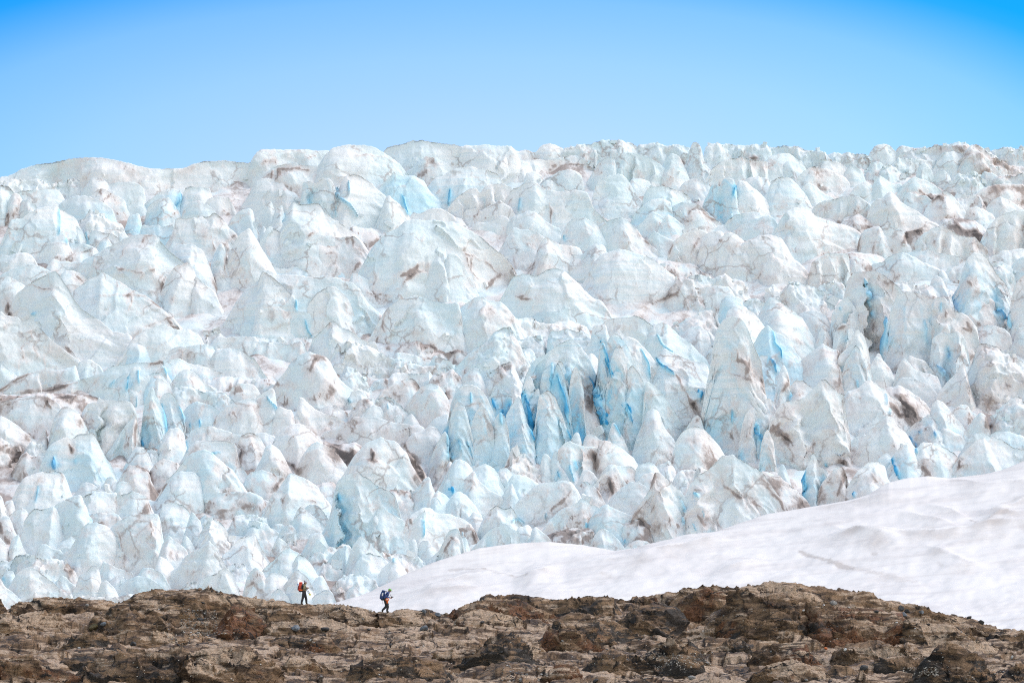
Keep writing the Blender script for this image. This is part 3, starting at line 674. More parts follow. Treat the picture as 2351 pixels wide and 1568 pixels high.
1580 d .1 .1;1100,1450 1150,1290 1200,1180 1230,1080 1290,1040 1350,1070 1380,1180 1420,1250 1490,1330@rounded white buttress in front of the long whitish flank
1690 d 0 .4;1470,1480 1500,1350 1560,1260 1620,1220 1690,1200 1760,1230 1830,1300 1900,1380 1955,1470@dirty triangular dome with a black smear, at the foot of the massive white tower
1540 w .25 0;890,1300 910,1180 940,1170 980,1240 1030,1320 1070,1420@small sharp white fin at the foot of the central blue blade
1545 w .05 .1;540,1340 570,1280 600,1250 630,1290 640,1370
1550 d 0 .4;650,1360 680,1280 740,1270 800,1320 850,1340
1720 f .3 .15;420,1420 480,1360 540,1345 620,1380 700,1390 760,1400 800,1420
1740 w .3 0;350,1567 380,1450 400,1420 440,1470 490,1540 530,1620 560,1700@smooth pale blue spike with two blue slits, below the fluted tower
1710 d 0 .3;760,1567 790,1370 840,1330 900,1345 1000,1400 1080,1470 1130,1510
1725 w .2 .05;260,1567 280,1470 330,1460 360,1520
=T8
190 r 0 .2;0,70 60,40 100,90 130,140
340 r .05 .2;100,150 160,60 230,20 300,30 380,60 450,80 520,110 580,170 610,240@bumpy white mound with grey ribs left of the dirty cracked tower
150 r 0 .25;470,50 560,30 640,20 700,50 720,120
650 f .15 .45;700,140 710,60 740,-10 790,-60 860,-70 990,-77 1060,-40 1130,10 1200,60 1250,130@dirty speckled tower split by one narrow deep blue crack
660 f .2 .1;590,300 640,230 700,165 740,165 780,230 840,300 860,380 870,420
840 f .3 .15;1090,480 1120,300 1150,210 1190,150 1260,115 1330,120 1420,140 1480,170 1560,170 1620,170 1680,240 1720,300@big smooth fluted column right of the deep dark blue crevasse
860 f .1 .3;1500,420 1540,350 1590,300 1640,275 1720,290 1790,310 1850,360 1900,420 1930,460 1935,560@arched dusty ice buttress right of the big fluted column
930 f .35 .1;1510,540 1590,490 1660,500 1740,470 1800,530 1830,620 1850,700
230 r 0 .25;1100,110 1180,40 1270,20 1340,60 1450,40 1500,60 1560,90 1620,80 1700,110 1720,180
190 w .3 .05;1480,110 1490,20 1540,-40 1600,-10 1640,70
480 f .4 .05;1760,60 1790,-80 1830,-190 1890,-245 1940,-240 2000,-210 2050,-140 2100,-60 2150,10 2200,60 2230,150@tall pale blue pinnacle near the right edge with a dark dirt hole
500 r .05 .3;1760,200 1790,120 1850,160 1880,140 1950,110 2000,85 2050,80 2070,150 2080,230
520 d .1 .4;1800,330 1830,230 1900,205 1970,210 2040,240 2080,340
560 f .1 .3;2230,200 2260,80 2300,0 2351,-40 2430,-20
670 d .1 .1;0,170 60,165 120,200 200,265 260,310 310,340 400,500 440,560
740 w .15 .1;60,300 100,275 160,320 240,400 320,470 400,570 420,640
1070 d .6 0;-70,470 0,420 40,470 130,510 200,570 260,650 300,720@bright blue ice block with a stepped blue crack
1090 d .45 0;-80,700 0,700 40,750 70,850
580 d .2 .15;280,320 360,290 450,290 530,320
680 w 0 .2;440,580 480,470 515,395 550,480 590,560 620,620
720 f .05 .3;600,560 620,480 650,420 690,400 750,420 790,480
1090 d .05 .3;180,960 250,820 330,720 420,650 500,590 590,640 660,660 670,800
1095 f .35 .1;650,700 720,640 770,560 800,470 830,460 870,500 910,590 940,700 945,820
1030 d 0 .2;900,920 940,790 990,710 1040,720 1100,790 1130,830 1160,900
860 w .05 .1;960,740 1010,670 1050,700 1060,760
1060 w .15 .05;1150,960 1190,810 1240,720 1290,760 1350,830 1420,850 1480,870 1560,890@clean white cone of ice at the foot of the big fluted column
1080 d .1 .05;1180,950 1230,900 1290,895 1350,920 1500,970
950 f .2 .15;1290,700 1360,720 1450,760 1510,830 1580,880 1620,910
1180 w .05 .2;1560,1040 1640,950 1720,870 1780,760 1810,760 1830,850 1850,960 1890,1060@narrow pointed horn of ice under the arched dusty buttress
1170 r .05 .4;1850,900 1900,720 1920,610 1960,580 2050,600 2130,640 2200,680 2290,720 2351,760
700 d .05 .2;1910,480 1960,430 2020,415 2100,430 2180,460 2230,500 2250,640
740 d 0 .35;2250,600 2290,450 2351,430 2430,450
1320 f .1 .3;0,1330 60,1100 100,870 140,775 190,860 200,950
1340 d .3 .3;140,1120 190,1000 250,920 320,930 380,970 420,1010
1700 f .1 .15;20,1290 110,1150 160,1130 260,1110 340,1080 420,1000 490,920 540,920 590,980 640,1040 700,1050 720,1150@huge whitish pointed mass above the snow slope, black grit spot at its left
1420 d .05 .15;720,1040 780,1015 830,1000 880,950 940,922 1000,960 1060,1000 1120,1060 1180,1100 1250,1150@white rounded block left of the black gritty band
1330 d 0 .45;1050,1000 1150,990 1200,970 1280,1010 1380,1080 1450,1140 1490,1200
1350 l 0 .9;1060,1010 1140,1060 1250,1150 1330,1220 1380,1290
1720 d .1 .1;900,1420 960,1360 1020,1310 1080,1240 1140,1270 1200,1340 1260,1400 1320,1500
1640 d 0 .35;740,1500 840,1430 900,1420 920,1480
1520 w .5 .05;1490,1240 1500,1150 1550,1105 1600,1120 1650,1170 1700,1240 1780,1330 1850,1430@triangular bright blue ice tooth near the right edge above the snow
1540 r .5 .3;1250,1420 1320,1330 1400,1290 1450,1250 1520,1250 1570,1320 1640,1360
1550 d .4 .15;1560,1400 1620,1350 1700,1400 1780,1440
1360 d 0 .25;1680,1220 1760,1150 1830,1150 1860,1200 1920,1240
1500 d 0 .2;1830,1370 1890,1270 1960,1225 2010,1260 2020,1340
1510 r .05 .4;2000,1400 2080,1240 2180,1130 2260,1065 2320,1080 2351,1100 2430,1120
1530 r .4 .1;2050,1400 2110,1270 2170,1260 2230,1290 2300,1300 2351,1350
1590 d .4 .05;2040,1420 2100,1385 2200,1400 2351,1440
1880 d .12 .1;1830,1480 1900,1420 1980,1405 2050,1440 2150,1470 2250,1540 2351,1567 2450,1600@smooth blue grey ice cliff with one vertical crack above the snow at the right
=T9
660 d .25 .1;130,460 170,380 220,310 330,270 430,250 480,260 530,243 580,270 610,320 640,400 650,450@rounded pale blue ice block with a thin vertical crack, left of the white block row
500 d .2 .1;720,400 760,360 810,345 860,370 900,400
470 d .1 .1;940,380 980,310 1030,295 1060,330
520 r .1 .05;880,430 960,410 1010,420 1040,440
500 d 0 .55;1090,320 1140,250 1190,190 1250,200 1320,230 1370,270 1390,340
740 d .1 .1;740,470 830,450 950,440 1050,450 1100,470 1160,450 1220,430 1290,460 1350,480 1375,560@flat topped white ice block beside the black dirt filled gap
520 d .1 .15;1060,420 1080,345 1180,345 1280,350 1350,390
780 d 0 .45;830,640 950,630 1060,630 1100,660
440 d 0 .4;1370,260 1420,190 1490,135 1560,150 1640,180
620 d .3 .1;1530,330 1600,260 1680,160 1740,100 1800,70 1870,52 1930,75 1990,130 2060,190 2140,260 2180,330 2230,390@clean pale blue rounded peak right of the black dirt filled gap
640 d .05 .15;1560,330 1600,270 1680,250 1780,260 1850,310 1880,400 1890,500
910 d 0 .3;1460,700 1480,560 1530,535 1600,535 1690,560 1740,620
660 d 0 .5;1880,560 1900,480 2000,450 2150,440 2290,440 2351,460 2420,500
1000 d .05 .15;490,620 500,560 600,510 680,480 740,470 760,520 790,570 810,640 815,720@large rounded white block in the lower left, brown lines along its top
1010 d .1 .1;180,900 210,720 260,640 310,585 360,600 420,590 500,570
820 d 0 .3;80,650 130,620 200,588 240,610 265,660
850 d 0 .15;0,700 40,660 80,660 110,720 135,800
680 d .1 .3;20,640 40,540 100,510 130,540 145,620
700 d .1 .1;-60,480 0,470 30,500 40,570
1120 d 0 .15;-60,850 0,850 40,900 70,960 75,1060
1100 d .15 .25;80,1000 100,880 180,820 190,900
330 d 0 .45;170,150 200,90 250,75 290,130 360,110 430,110 470,150 480,240
1190 d 0 .3;1020,760 1100,700 1220,650 1370,640 1460,650 1490,760 1500,900@tall smooth greyish pink ice face narrowing downward, lower left
1200 d .1 .15;700,860 740,780 800,730 880,720 950,740 1010,780 1060,850 1090,950 1120,1050 1140,1140@rounded white block left of the smooth greyish pink face
1080 d 0 .15;520,950 580,890 650,845 700,870 740,950
1110 w .1 .05;320,1030 340,960 380,915 440,930 490,960 560,980 600,1040
1100 d .1 .05;480,970 560,945 640,945 700,1000 740,1040
1260 r 0 .15;0,1070 90,1070 160,1020 240,1010 330,1050 400,1080 470,1130 540,1200
1460 d .05 .15;90,1290 150,1200 220,1140 280,1120 350,1160 430,1220 510,1290 570,1340 620,1390@low white cone just above the brown rock, lower left corner
1320 r 0 .45;330,1040 450,1050 560,1060 640,1110 700,1180 720,1260
1340 d .3 .1;30,1200 60,1155 120,1160 140,1210
1500 d .1 .1;-60,1200 0,1230 40,1310 110,1350 200,1440
1210 w 0 .1;700,1050 740,1040 830,1060 920,1100 980,1140
1300 w .1 .1;920,1200 940,1080 970,1080 1040,1120 1120,1150 1220,1180
1450 w .12 .05;690,1320 730,1210 770,1190 840,1120 900,1120 920,1200 940,1300@thin white ice blade with a straight vertical edge just above the rock mound
1400 w .05 .15;520,1270 560,1205 610,1220 640,1270 700,1300
1470 w .15 .05;930,1260 980,1250 1040,1310 1080,1370
1360 d .05 .05;1000,1260 1060,1215 1140,1220 1200,1260
1380 d .1 .1;1270,1190 1310,1140 1370,1135 1440,1160 1500,1190 1530,1250
1400 d .1 .05;1080,1320 1160,1250 1260,1210 1350,1220 1430,1260 1500,1320
1270 w .1 .1;1430,1140 1450,1050 1500,900 1545,830 1580,870 1640,910 1700,960 1730,1000 1740,1090@sharp white pointed ice tooth right of the smooth greyish pink face
1330 d .1 .05;1420,1160 1460,1030 1530,1060 1600,1140 1610,1200
1050 w .15 .1;1665,920 1700,830 1740,870 1790,950
990 w .3 0;1680,860 1720,730 1760,620 1800,660 1850,720 1860,800@slender pale blue spike, tallest of the pointed teeth in the lower left
1060 r .1 .1;1790,900 1830,820 1880,740 1930,660 1980,690 2050,730 2090,800 2150,900
780 w .1 .05;1820,700 1880,650 1920,680
1390 d .1 .1;1520,1310 1550,1190 1640,1130 1700,1040 1770,990 1840,950 1920,885 1960,930 2010,1000 2060,1080
1440 w .15 .1;1850,1310 1880,1220 1960,1200 2040,1150 2090,1140 2140,1200 2180,1300 2200,1360
1400 r 0 .05;1680,1300 1730,1270 1830,1260 1860,1310
1150 d .05 .1;2040,1030 2100,970 2160,900 2220,850 2280,840 2351,850
830 r .15 .1;2130,700 2150,660 2250,645 2351,650 2420,700
1260 r 0 .15;2110,1110 2180,1090 2250,1100 2270,1160
1460 w 0 .2;2230,1370 2260,1250 2300,1170 2351,1130 2420,1180
1500 r .05 .05;640,1400 760,1390 900,1400 1050,1410 1200,1380 1400,1350
=T10
530 d 0 .6;-60,260 0,250 60,240 130,260 200,290 250,300
740 d 0 .2;20,690 70,590 120,550 170,560 190,650
650 d 0 .3;-40,520 0,510 80,510 140,540
760 d 0 .25;150,500 220,400 270,320 310,260 370,280 430,310 500,350 560,390 610,450 650,510 690,560@triangular whitish peak with grey lines left of the tall white blue cone
790 w .12 .05;145,450 200,440 270,450 340,490 390,530 410,620@light blue tooth of ice leaning left in front of the triangular peak
850 w 0 .1;330,720 380,600 420,570 480,620 550,680 630,740
830 d 0 .2;440,590 500,550 580,570 640,640
560 l 0 .6;480,350 560,340 660,330 720,340
1000 f .33 .08;420,980 550,900 620,800 670,690 700,560 730,400 760,330 820,290 880,270 940,250 980,285 1030,310 1090,370 1150,400 1220,430 1280,480 1310,560 1330,640@tall clean white and blue cone above the first hiker
1020 w .25 .05;1110,600 1180,600 1260,650 1350,690
1030 d .1 .05;1070,680 1100,650 1200,720 1250,760
720 r .05 .4;1220,430 1300,420 1380,430 1450,420 1520,480 1560,540
740 d .1 .15;1460,420 1500,390 1540,320 1600,300 1620,400
450 d 0 .5;1660,420 1720,260 1780,150 1810,180 1820,330
650 d .5 .05;1700,440 1740,330 1800,325 1860,370 1870,430
740 d .05 .1;1630,500 1660,420 1740,470 1840,560
750 d .1 .05;1780,500 1830,440 1880,435 1950,490 2000,540
770 w .1 .05;1820,600 1870,530 1940,560 1990,620
620 d .15 .15;1820,150 1870,140 1940,170 1990,230 2000,290
600 d .1 .1;1980,250 2040,200 2110,180 2180,220 2230,270 2250,330
660 w .15 .1;1870,420 1920,330 2000,240 2040,330 2130,420 2260,480
540 d .2 .05;2190,410 2230,220 2290,215 2351,260 2400,300
640 w .1 .1;2200,560 2280,450 2351,350
760 d .1 .05;1570,560 1600,500 1650,485 1700,530 1720,590
980 d .15 .15;1250,800 1360,710 1440,640 1530,590 1600,590 1660,640 1760,640 1850,670 1930,700 1980,750@wide whitish mound with a thin vertical blue crack, right of the tall cone
990 f .3 .05;1420,880 1430,720 1520,640 1560,590 1580,800
1010 d .1 .3;980,860 1050,800 1120,770 1180,790 1230,810 1300,800
1030 d .25 .05;1160,940 1230,890 1300,850 1360,880 1400,900
1035 w .1 .05;1400,930 1440,860 1480,900 1490,980
1040 d .05 .05;1480,960 1530,880 1580,890 1620,930
880 r 0 .1;-40,720 0,700 80,730 160,760 220,830
840 d .1 .05;150,750 200,730 260,740
890 w .3 .1;210,820 240,780 300,740 340,750 390,830
940 r .05 .15;210,880 280,820 340,830 360,860
1040 w .05 .1;160,920 210,855 260,890 320,950
1020 d 0 .15;-60,900 0,880 100,880 150,920
1060 d .1 .15;480,890 490,830 600,810 640,880
1390 d .12 .1;40,1180 100,1110 170,1060 230,990 300,955 350,980 400,1000 450,1060 500,1130 540,1210@broad white cone behind the hiker with the red pack
1410 d .05 .1;380,1010 430,1020 500,1090 560,1190
1140 r 0 .25;470,1040 560,970 640,940 720,950 800,920 860,920
1170 w .1 .1;640,1100 720,1000 840,920 850,1020
1270 d .05 .15;790,1220 840,1080 880,950 930,880 960,845 1010,880 1060,920 1110,970 1140,990@pointed whitish cone with grey ribs left of the snow slope
1300 d .15 .1;870,1180 930,1080 990,1010 1050,990 1100,1020 1160,1030 1210,1080 1280,1160
1250 r 0 .4;550,1150 620,1090 700,1090 780,1120
1310 d .2 .1;1110,1250 1150,1150 1250,1060 1290,1040 1320,1090 1390,1180
1230 r 0 .35;1160,1000 1250,1010 1350,1000 1450,1020 1540,1080
1170 f 0 .2;1530,1130 1590,1060 1680,980 1740,850 1780,790 1850,770 1900,880
1180 w .1 .1;1700,1050 1740,960 1800,900 1870,860 1930,850 1960,950
930 d 0 .75;1760,800 1850,770 1950,770 2010,800 2030,890
820 d .15 .1;1940,700 2000,620 2080,660 2090,760
900 d .05 .15;2030,830 2080,700 2150,600 2210,560 2280,600 2351,570
1010 f .12 .1;1970,980 2060,880 2130,800 2210,750 2290,730 2351,770 2420,800
1500 w .05 .05;120,1420 160,1350 200,1320 250,1350 300,1400
1470 d .05 .1;-40,1320 0,1300 60,1270 140,1180 230,1180 290,1220 310,1300
1490 w .12 .05;240,1320 300,1240 340,1180 380,1150 430,1180 480,1230 520,1300
1510 w .15 .05;490,1440 560,1380 620,1340 690,1350 720,1400 740,1450@small white ice lump just right of the first hiker
1430 d 0 .15;540,1240 600,1200 660,1290 680,1330
1470 r 0 .95;680,1400 740,1320 800,1330 850,1390
1460 d .05 .15;800,1400 850,1330 900,1290 940,1330 960,1370
1410 r .05 .25;700,1290 760,1240 860,1200 960,1190 1060,1230 1100,1260
=T11
400 r 0 .4;0,40 60,60 130,120 200,190 270,270 320,330
560 d 0 .15;0,290 60,285 140,300 200,340 250,370
780 d .08 .1;-40,640 0,600 60,520 150,450 220,380 270,360 360,350 440,340 540,345 580,390
460 d .05 .1;630,300 640,235 700,240 760,270
480 d 0 .35;840,220 900,190 1000,200 1100,210 1140,240
520 f 0 .3;740,380 820,290 900,230 960,210 1000,300 1080,400
720 d 0 .4;360,560 480,470 600,370 680,340 740,380 800,430@dirty whitish mound with a brown dirt streak down its left side, above the snow
480 d 0 .15;1110,290 1160,190 1260,165 1310,185 1360,260
520 d 0 .4;1150,350 1200,280 1290,260 1330,320
400 r 0 .1;1350,190 1420,170 1480,200
760 d .05 .1;880,540 950,450 1020,390 1090,350 1170,355 1230,390 1300,450 1360,520@bright white faceted mound in the middle above the snow slope
860 d .22 .2;280,800 350,700 430,620 520,570 600,540 630,500 680,505 740,560 800,590 850,660@ice mound with a pale blue lower face and dirty top, just above the snow slope
940 f 0 .35;1100,660 1200,520 1280,380 1300,260 1350,260 1420,320 1500,390 1560,450 1620,520
500 r 0 .3;1500,300 1540,250 1620,230 1750,220 1800,240
900 f 0 .3;1550,560 1620,400 1700,290 1800,240 1860,170 1920,110 1980,110 2030,95 2070,130 2150,170 2230,220 2300,260 2351,330 2450,480 2560,640@big dirty white sloping mass right of the thin blue crevasses above the snow
910 f 0 .2;1420,820 1460,640 1500,560 1560,650 1590,760
915 f 0 .4;1570,800 1600,700 1700,650 1800,640 1880,740
920 d .3 .1;760,620 820,580 860,550 930,590 1000,620 1100,660 1200,720 1260,780
960 r 0 .9;1030,740 1150,690 1220,720 1280,820
920 l 0 .8;330,830 420,800 560,770 680,780 760,800
960 r 0 .6;500,910 560,830 620,810 700,800 760,810
1000 w .3 .1;720,920 760,830 810,770 860,780 920,820 980,880 1030,950
960 w .3 .05;160,880 190,770 220,760 280,810 350,870
930 d .2 .1;20,850 60,770 150,740 180,770
990 d 0 .25;1030,960 1090,900 1170,880 1240,890 1290,930
900 r 0 .1;1480,850 1540,820 1590,840
=T12
590 f .4 .05;300,500 330,350 360,200 400,80 440,100 470,200 550,250@narrow blue streaked pinnacle just above the snow slope at the right
500 w .05 .1;90,290 110,190 140,180 190,280 200,340
680 d 0 .6;-60,250 0,260 60,290 100,290 180,360 280,440 370,530
620 f 0 .5;460,480 480,380 530,320 620,220 680,200 720,260
640 d .1 .25;640,540 740,360 830,240 900,180 960,150 1020,160 1080,210 1100,310
660 d .25 .05;740,540 790,470 840,380 900,360 960,390 1000,430
500 w .05 .05;1110,310 1150,260 1170,240 1200,290 1210,330
480 d .45 .05;1140,140 1200,40 1280,0 1320,30 1360,130 1400,230 1430,290@pale blue rounded block with a bright blue hollow on its left, touching the snow
420 d .4 .05;1020,120 1080,80 1130,110 1160,180 1165,250
440 d .15 .1;1350,60 1420,-20 1560,0 1690,70 1740,100
450 d .2 .05;1755,110 1800,80 1900,-30 1990,-60
=T7
1445 b .5 .05;350,923 377,731 411,615 438,635 478,731 519,923 546,1083
1430 b .4 .05;861,932 888,732 908,588 942,492 989,460 1023,508 1064,652 1091,892
1435 b .3 .05;1023,1048 1036,848 1057,688 1104,640 1171,720 1225,848 1266,1048
1440 b .2 .1;1199,1158 1212,878 1235,790 1286,814 1394,918 1475,1038 1556,1182
1460 b .55 0;-20,1232 19,1072 60,960 94,992 141,1152
1475 b .5 .05;202,1244 229,1060 283,948 337,900 377,980 431,1140
1425 b .5 .1;79,1028 99,868 133,756 173,740 214,868 254,1028
1450 b .4 .05;499,1128 520,848 553,688 594,640 634,736 661,888
=T6
1660 b .45 .05;1763,1328 1776,1152 1817,1032 1857,960 1911,1008 1952,1152 1992,1328
1655 b .4 .05;1927,1400 1968,1200 2022,1064 2076,1000 2130,1080 2184,1240
1650 b .45 .05;2122,1336 2176,1176 2230,1080 2284,1096 2325,1256
=T8
1110 b .3 .1;666,904 707,760 761,664 801,600 842,632 882,760 909,888
=T5"""
MARK_DATA = """=T7 b
5;825,430 850,520 870,600 900,680 920,760
4;1180,510 1210,580 1240,650 1250,750
4;1340,370 1380,450 1410,480 1470,530
4;370,640 365,760 355,870
4;415,740 440,850 480,960 505,1080 520,1190
9;700,760 760,880 800,980 840,1090 850,1190
6;110,900 140,1000 160,1100 170,1200 190,1330
6;1040,1010 1070,1080 1095,1170
3;2030,1060 2030,1170
6;2240,1180 2260,1280 2290,1370
3;940,1190 970,1230 995,1280
5;500,1250 540,1330
7;1330,590 1400,680 1480,730
6;1720,960 1740,880
=T8 b
5;890,10 910,100 930,200 940,240
4;960,290 970,350
7;1075,340 1085,450 1080,560 1060,660
3;1435,380 1440,500 1455,590
3;1655,630 1665,730
8;1740,180 1770,290
8;1560,800 1600,890
3;820,930 825,990
2;725,500 725,580
3;665,260 665,290
4;2220,330 2220,450
3;45,480 60,590 110,640 125,720
4;20,730 60,800 75,860
6;1385,1400 1400,1410
5;1520,1400 1540,1450
6;1300,1440 1350,1520
2;210,1050 210,1130
3;1590,220 1595,290
2;1080,1050 1100,1150
3;1120,1190 1125,1240
8;2120,270 2170,360
=T6 b
4;105,935 140,1000 180,1060
4;860,960 875,1000
3;1975,900 1975,1000
5;2170,960 2200,1050
6;2245,1060 2255,1180
4;1755,1230 1755,1400 1750,1500
3;1870,1330 1890,1450
4;1810,1460 1815,1530
3;1950,1350 1960,1430
2;1205,990 1210,1050
2;455,240 475,330 510,380
2;365,60 375,150
=T5 b
4;1255,940 1250,1060
3;1490,1000 1505,1100 1520,1270
2;1640,1020 1665,1060 1700,1180
5;1830,1150 1835,1210
3;1270,700 1270,820
3;1190,760 1160,870
3;1010,850 1060,790
3;1720,1300 1725,1450
4;1490,660 1520,740
3;1950,1460 2020,1440
4;1310,1330 1320,1400
3;1745,1180 1750,1220
5;500,1500 510,1600
6;300,180 330,170
=T1 b
4;1650,400 1640,470 1615,540
2;605,790 605,870
2;545,560 550,680 535,790
2;800,770 810,870
=T2 b
4;850,460 860,540
7;745,520 790,600 850,650 900,710 930,760
2;735,710 735,760
3;265,740 260,820
4;1785,520 1780,600 1770,660
2;1340,560 1360,650 1390,740
=T3 b
2;2050,470 2030,560
3;480,940 490,1000
3;80,600 70,720
=T11 b
4;1535,480 1560,560 1605,640
4;1575,680 1560,760
3;1665,740 1690,800
3;680,720 685,770
3;310,690 320,640
2;1755,620 1765,670
4;0,700 60,690 115,730
9;1690,460 1710,490
3;530,200 570,340
4;1040,880 1035,910
3;420,240 440,310
4;570,160 590,240
=T12 b
5;345,260 340,370 345,480
6;800,450 790,490
8;1150,140 1190,240 1210,310
5;530,180 550,210
5;1350,0 1370,90
=T10 b
4;760,460 770,520
6;1800,410 1805,450
3;1525,700 1525,850
4;1265,1050 1260,1090
3;1900,800 1900,840
=T9 b
1.5;350,390 325,540
3;820,650 820,710
7;490,180 500,240
2;690,140 690,180
3;1090,900 1095,950
2;30,1230 40,1270
=T1 d
3;170,440 165,540 120,620
3;1390,690 1500,630 1650,580
4;590,1020 680,960
3;1090,1050 1130,930 1160,890
4;1720,1050 1640,1080
5;2170,790 2060,880 2090,930 2060,1080 2060,1180
6;1960,1180 2000,1310
5;1180,1340 1230,1300
4;1380,1400 1480,1460 1600,1530 1680,1500
9;80,1400 90,1520
3;560,270 500,330
3;2220,300 2100,340 2030,380 1940,385
8;2030,540 2090,600 2080,650
2;250,1250 480,1280
2.5;1100,1100 1200,1110 1300,1150
3;930,970 1000,910
5;1310,850 1340,810 1400,790
2;1480,1300 1540,1180
2;900,1340 1200,1340 1400,1360
=T2 d
10;1050,1060 1080,1000 1160,950
6;900,1280 960,1190
4;480,940 550,900
2;680,970 710,940 780,990 880,960
6;1320,1320 1390,1290 1500,1200
3;1260,1460 1340,1420 1420,1320 1500,1210
3;1920,1100 2000,1110 2130,1200 2230,1280
2.5;1990,1120 1980,1280 2060,1340
2;1550,920 1530,1000
7;2260,1290 2180,1350 2130,1430
3;1000,1450 1130,1530
4;1650,560 1690,520
6;2330,620 2351,600
4;200,330 400,320 500,340
2;400,320 460,250 560,210
2.5;900,220 1000,200 1150,220 1280,270
6;2120,960 2170,1010
6;250,520 300,490
2;1900,1060 1960,1240
3;1060,1480 1300,1510 1420,1500
=T3 d
4;270,375 400,320 500,310 650,298 750,312
6;290,410 350,370
5;345,640 340,760 350,820
4;800,850 850,820
6;1170,930 1240,980 1330,1040
5;1570,800 1640,710
4;1760,730 1800,770 1870,790
4;1720,970 1680,1040 1650,1110 1720,1190
4;1900,980 1870,1080 1870,1250
3;2150,990 2070,1010 2040,1100
5;140,1250 220,1180
3;1310,1567 1400,1510 1500,1480 1560,1390
3;1400,1240 1480,1300 1550,1370
6;740,1210 770,1150
5;830,130 840,210
2;1640,200 1600,300
3;1530,220 1580,280
4;1740,400 1760,350
3;2190,250 2280,225
5;0,1150 50,1260
3;1430,1110 1480,1020
3;1350,830 1370,880
6;30,1500 150,1530 220,1500
5;720,1440 840,1540
=T4 d
4;820,1090 850,940 770,850
5;960,1090 980,960 1020,880
10;1230,1050 1280,900 1400,890
5;770,850 900,870 1040,850
3;370,1350 380,1210 450,1150 540,1110
6;1700,800 1780,900 1960,940 2030,940
8;1650,850 1750,880
4;500,500 700,480
5;1560,570 1510,600 1400,540
8;2080,500 2150,560
6;1520,980 1530,1050
6;640,800 660,820
4;200,1050 240,1090
2;910,780 930,690
8;1990,200 2100,280
10;1840,1350 1860,1380
=T5 d
9;80,60 70,150 110,180
4;120,900 300,870 500,850 650,820 720,790
6;200,910 350,890 480,880 620,840
6;500,930 800,930 950,965
3;1210,410 1330,310 1560,210 1660,180
8;1540,230 1580,270
7;740,1110 720,1190
4;1240,1120 1240,1400
3;1700,1180 1725,1300
4;1960,1190 1990,1110
12;200,1430 100,1530
3;430,1300 440,1380
6;2170,1360 2210,1450 2200,1560
6;640,1370 650,1430
3;1930,320 2040,350
5;1380,640 1480,620
5;2100,900 2130,830
4;840,1130 860,1160
3;0,870 160,760 420,690
3;580,480 740,600
=T6 d
6;1200,130 1150,200 1150,280 1180,350 1200,440
5;1200,480 1280,510
4;1540,460 1640,500 1750,540 1860,510 1940,550
3;1540,590 1600,590
10;1180,780 1200,830
7;1500,780 1490,850
8;1740,880 1770,970
4;1900,680 1905,760
7;820,1060 850,1120
14;720,1400 850,1480 880,1430
8;180,1520 340,1560
8;1350,1380 1480,1520
4;1210,1240 1190,1280
3;160,550 280,450
4;340,1050 335,1150
5;1060,1420 1080,1530
3;700,800 720,840
5;550,580 500,700
5;500,1250 640,1330
3;1650,1400 1590,1480
=T7 d
12;690,950 720,1050 730,930
8;1500,730 1600,900 1680,1060
5;170,760 230,750
6;2130,760 2190,600
10;1640,1380 1720,1460 1780,1560
4;1740,1090 1700,1150
10;870,90 900,160 840,240
3;1040,130 1300,90 1480,10
5;180,1020 190,1060
5;2200,1180 2190,1280
6;1050,1230 1080,1330
8;750,1450 790,1560
6;900,1100 880,1060
4;1470,1430 1470,1550
=T8 d
7;1100,50 1160,20 1130,130
4;960,400 970,470
7;1780,450 1850,470 1820,400
3;1850,330 1940,440
5;1480,180 1660,170
3;650,650 655,800 660,990
3;630,470 740,420
14;110,1320 90,1410 50,1340
6;130,1030 180,900
8;1180,1060 1260,1130 1350,1240
12;1130,1130 1200,1240 1280,1250
9;2010,1150 2040,1200 1990,1350 2050,1340
6;1440,1370 1430,1330
5;2200,800 2260,730
6;1840,1330 1860,1300
4;880,1380 800,1420
6;1640,1140 1690,1190
6;2180,410 2160,440
3;120,1410 220,1530
=T9 d
13;190,60 130,180 100,300 90,400
8;1250,200 1370,260 1390,380 1390,480
4;1200,290 1300,270
7;1530,360 1440,470 1380,560 1280,650
5;1320,640 1420,580
5;1060,800 1090,870 1120,1030 1160,1160
5;40,870 80,900 70,1050
7;2200,30 2200,130
6;650,30 650,70
4;1370,690 1380,750
3;780,570 810,610
3;1780,980 1770,1040
4;600,1100 680,1130 620,1190
6;1900,640 2200,600 2300,560
4;2080,1050 2130,1130
5;560,1320 610,1380
8;2250,1340 2330,1270
4;2140,650 2150,800
6;0,740 30,820
=T10 d
10;330,180 380,270
12;730,40 860,120
6;150,430 270,310
3;380,490 540,540
8;340,990 400,960
6;520,1110 600,1100
8;1350,0 1470,220 1520,330
4;1080,600 1120,570
4;1230,430 1380,430
8;1570,480 1640,440
8;1860,900 1770,850
8;2000,800 2020,880
8;1400,1100 1390,1170
15;740,1380 820,1360
7;600,1180 680,1280
4;880,1170 910,1100
10;1750,250 1790,200
5;1100,950 1240,1040
3;1700,1010 1780,880
7;1080,90 1060,170
4;1410,700 1420,740
=T11 d
8;540,440 480,520 370,600
6;770,410 810,480
8;900,320 930,450
7;1310,270 1290,400
8;1290,560 1270,640
14;1180,700 1250,760
12;1120,800 1200,850
12;600,860 650,900
8;380,840 600,790
7;1930,370 2020,440 2100,500
7;1520,290 1570,340
4;1740,430 1680,420
3;700,700 830,650
12;750,140 760,220 790,200
6;150,200 160,240
8;1700,650 1760,740
=T12 d
9;680,180 700,280 660,400 640,480
8;490,400 480,470
9;1420,210 1490,290
3;1750,110 1750,290
8;0,400 100,520 140,600
5;960,250 990,320"""
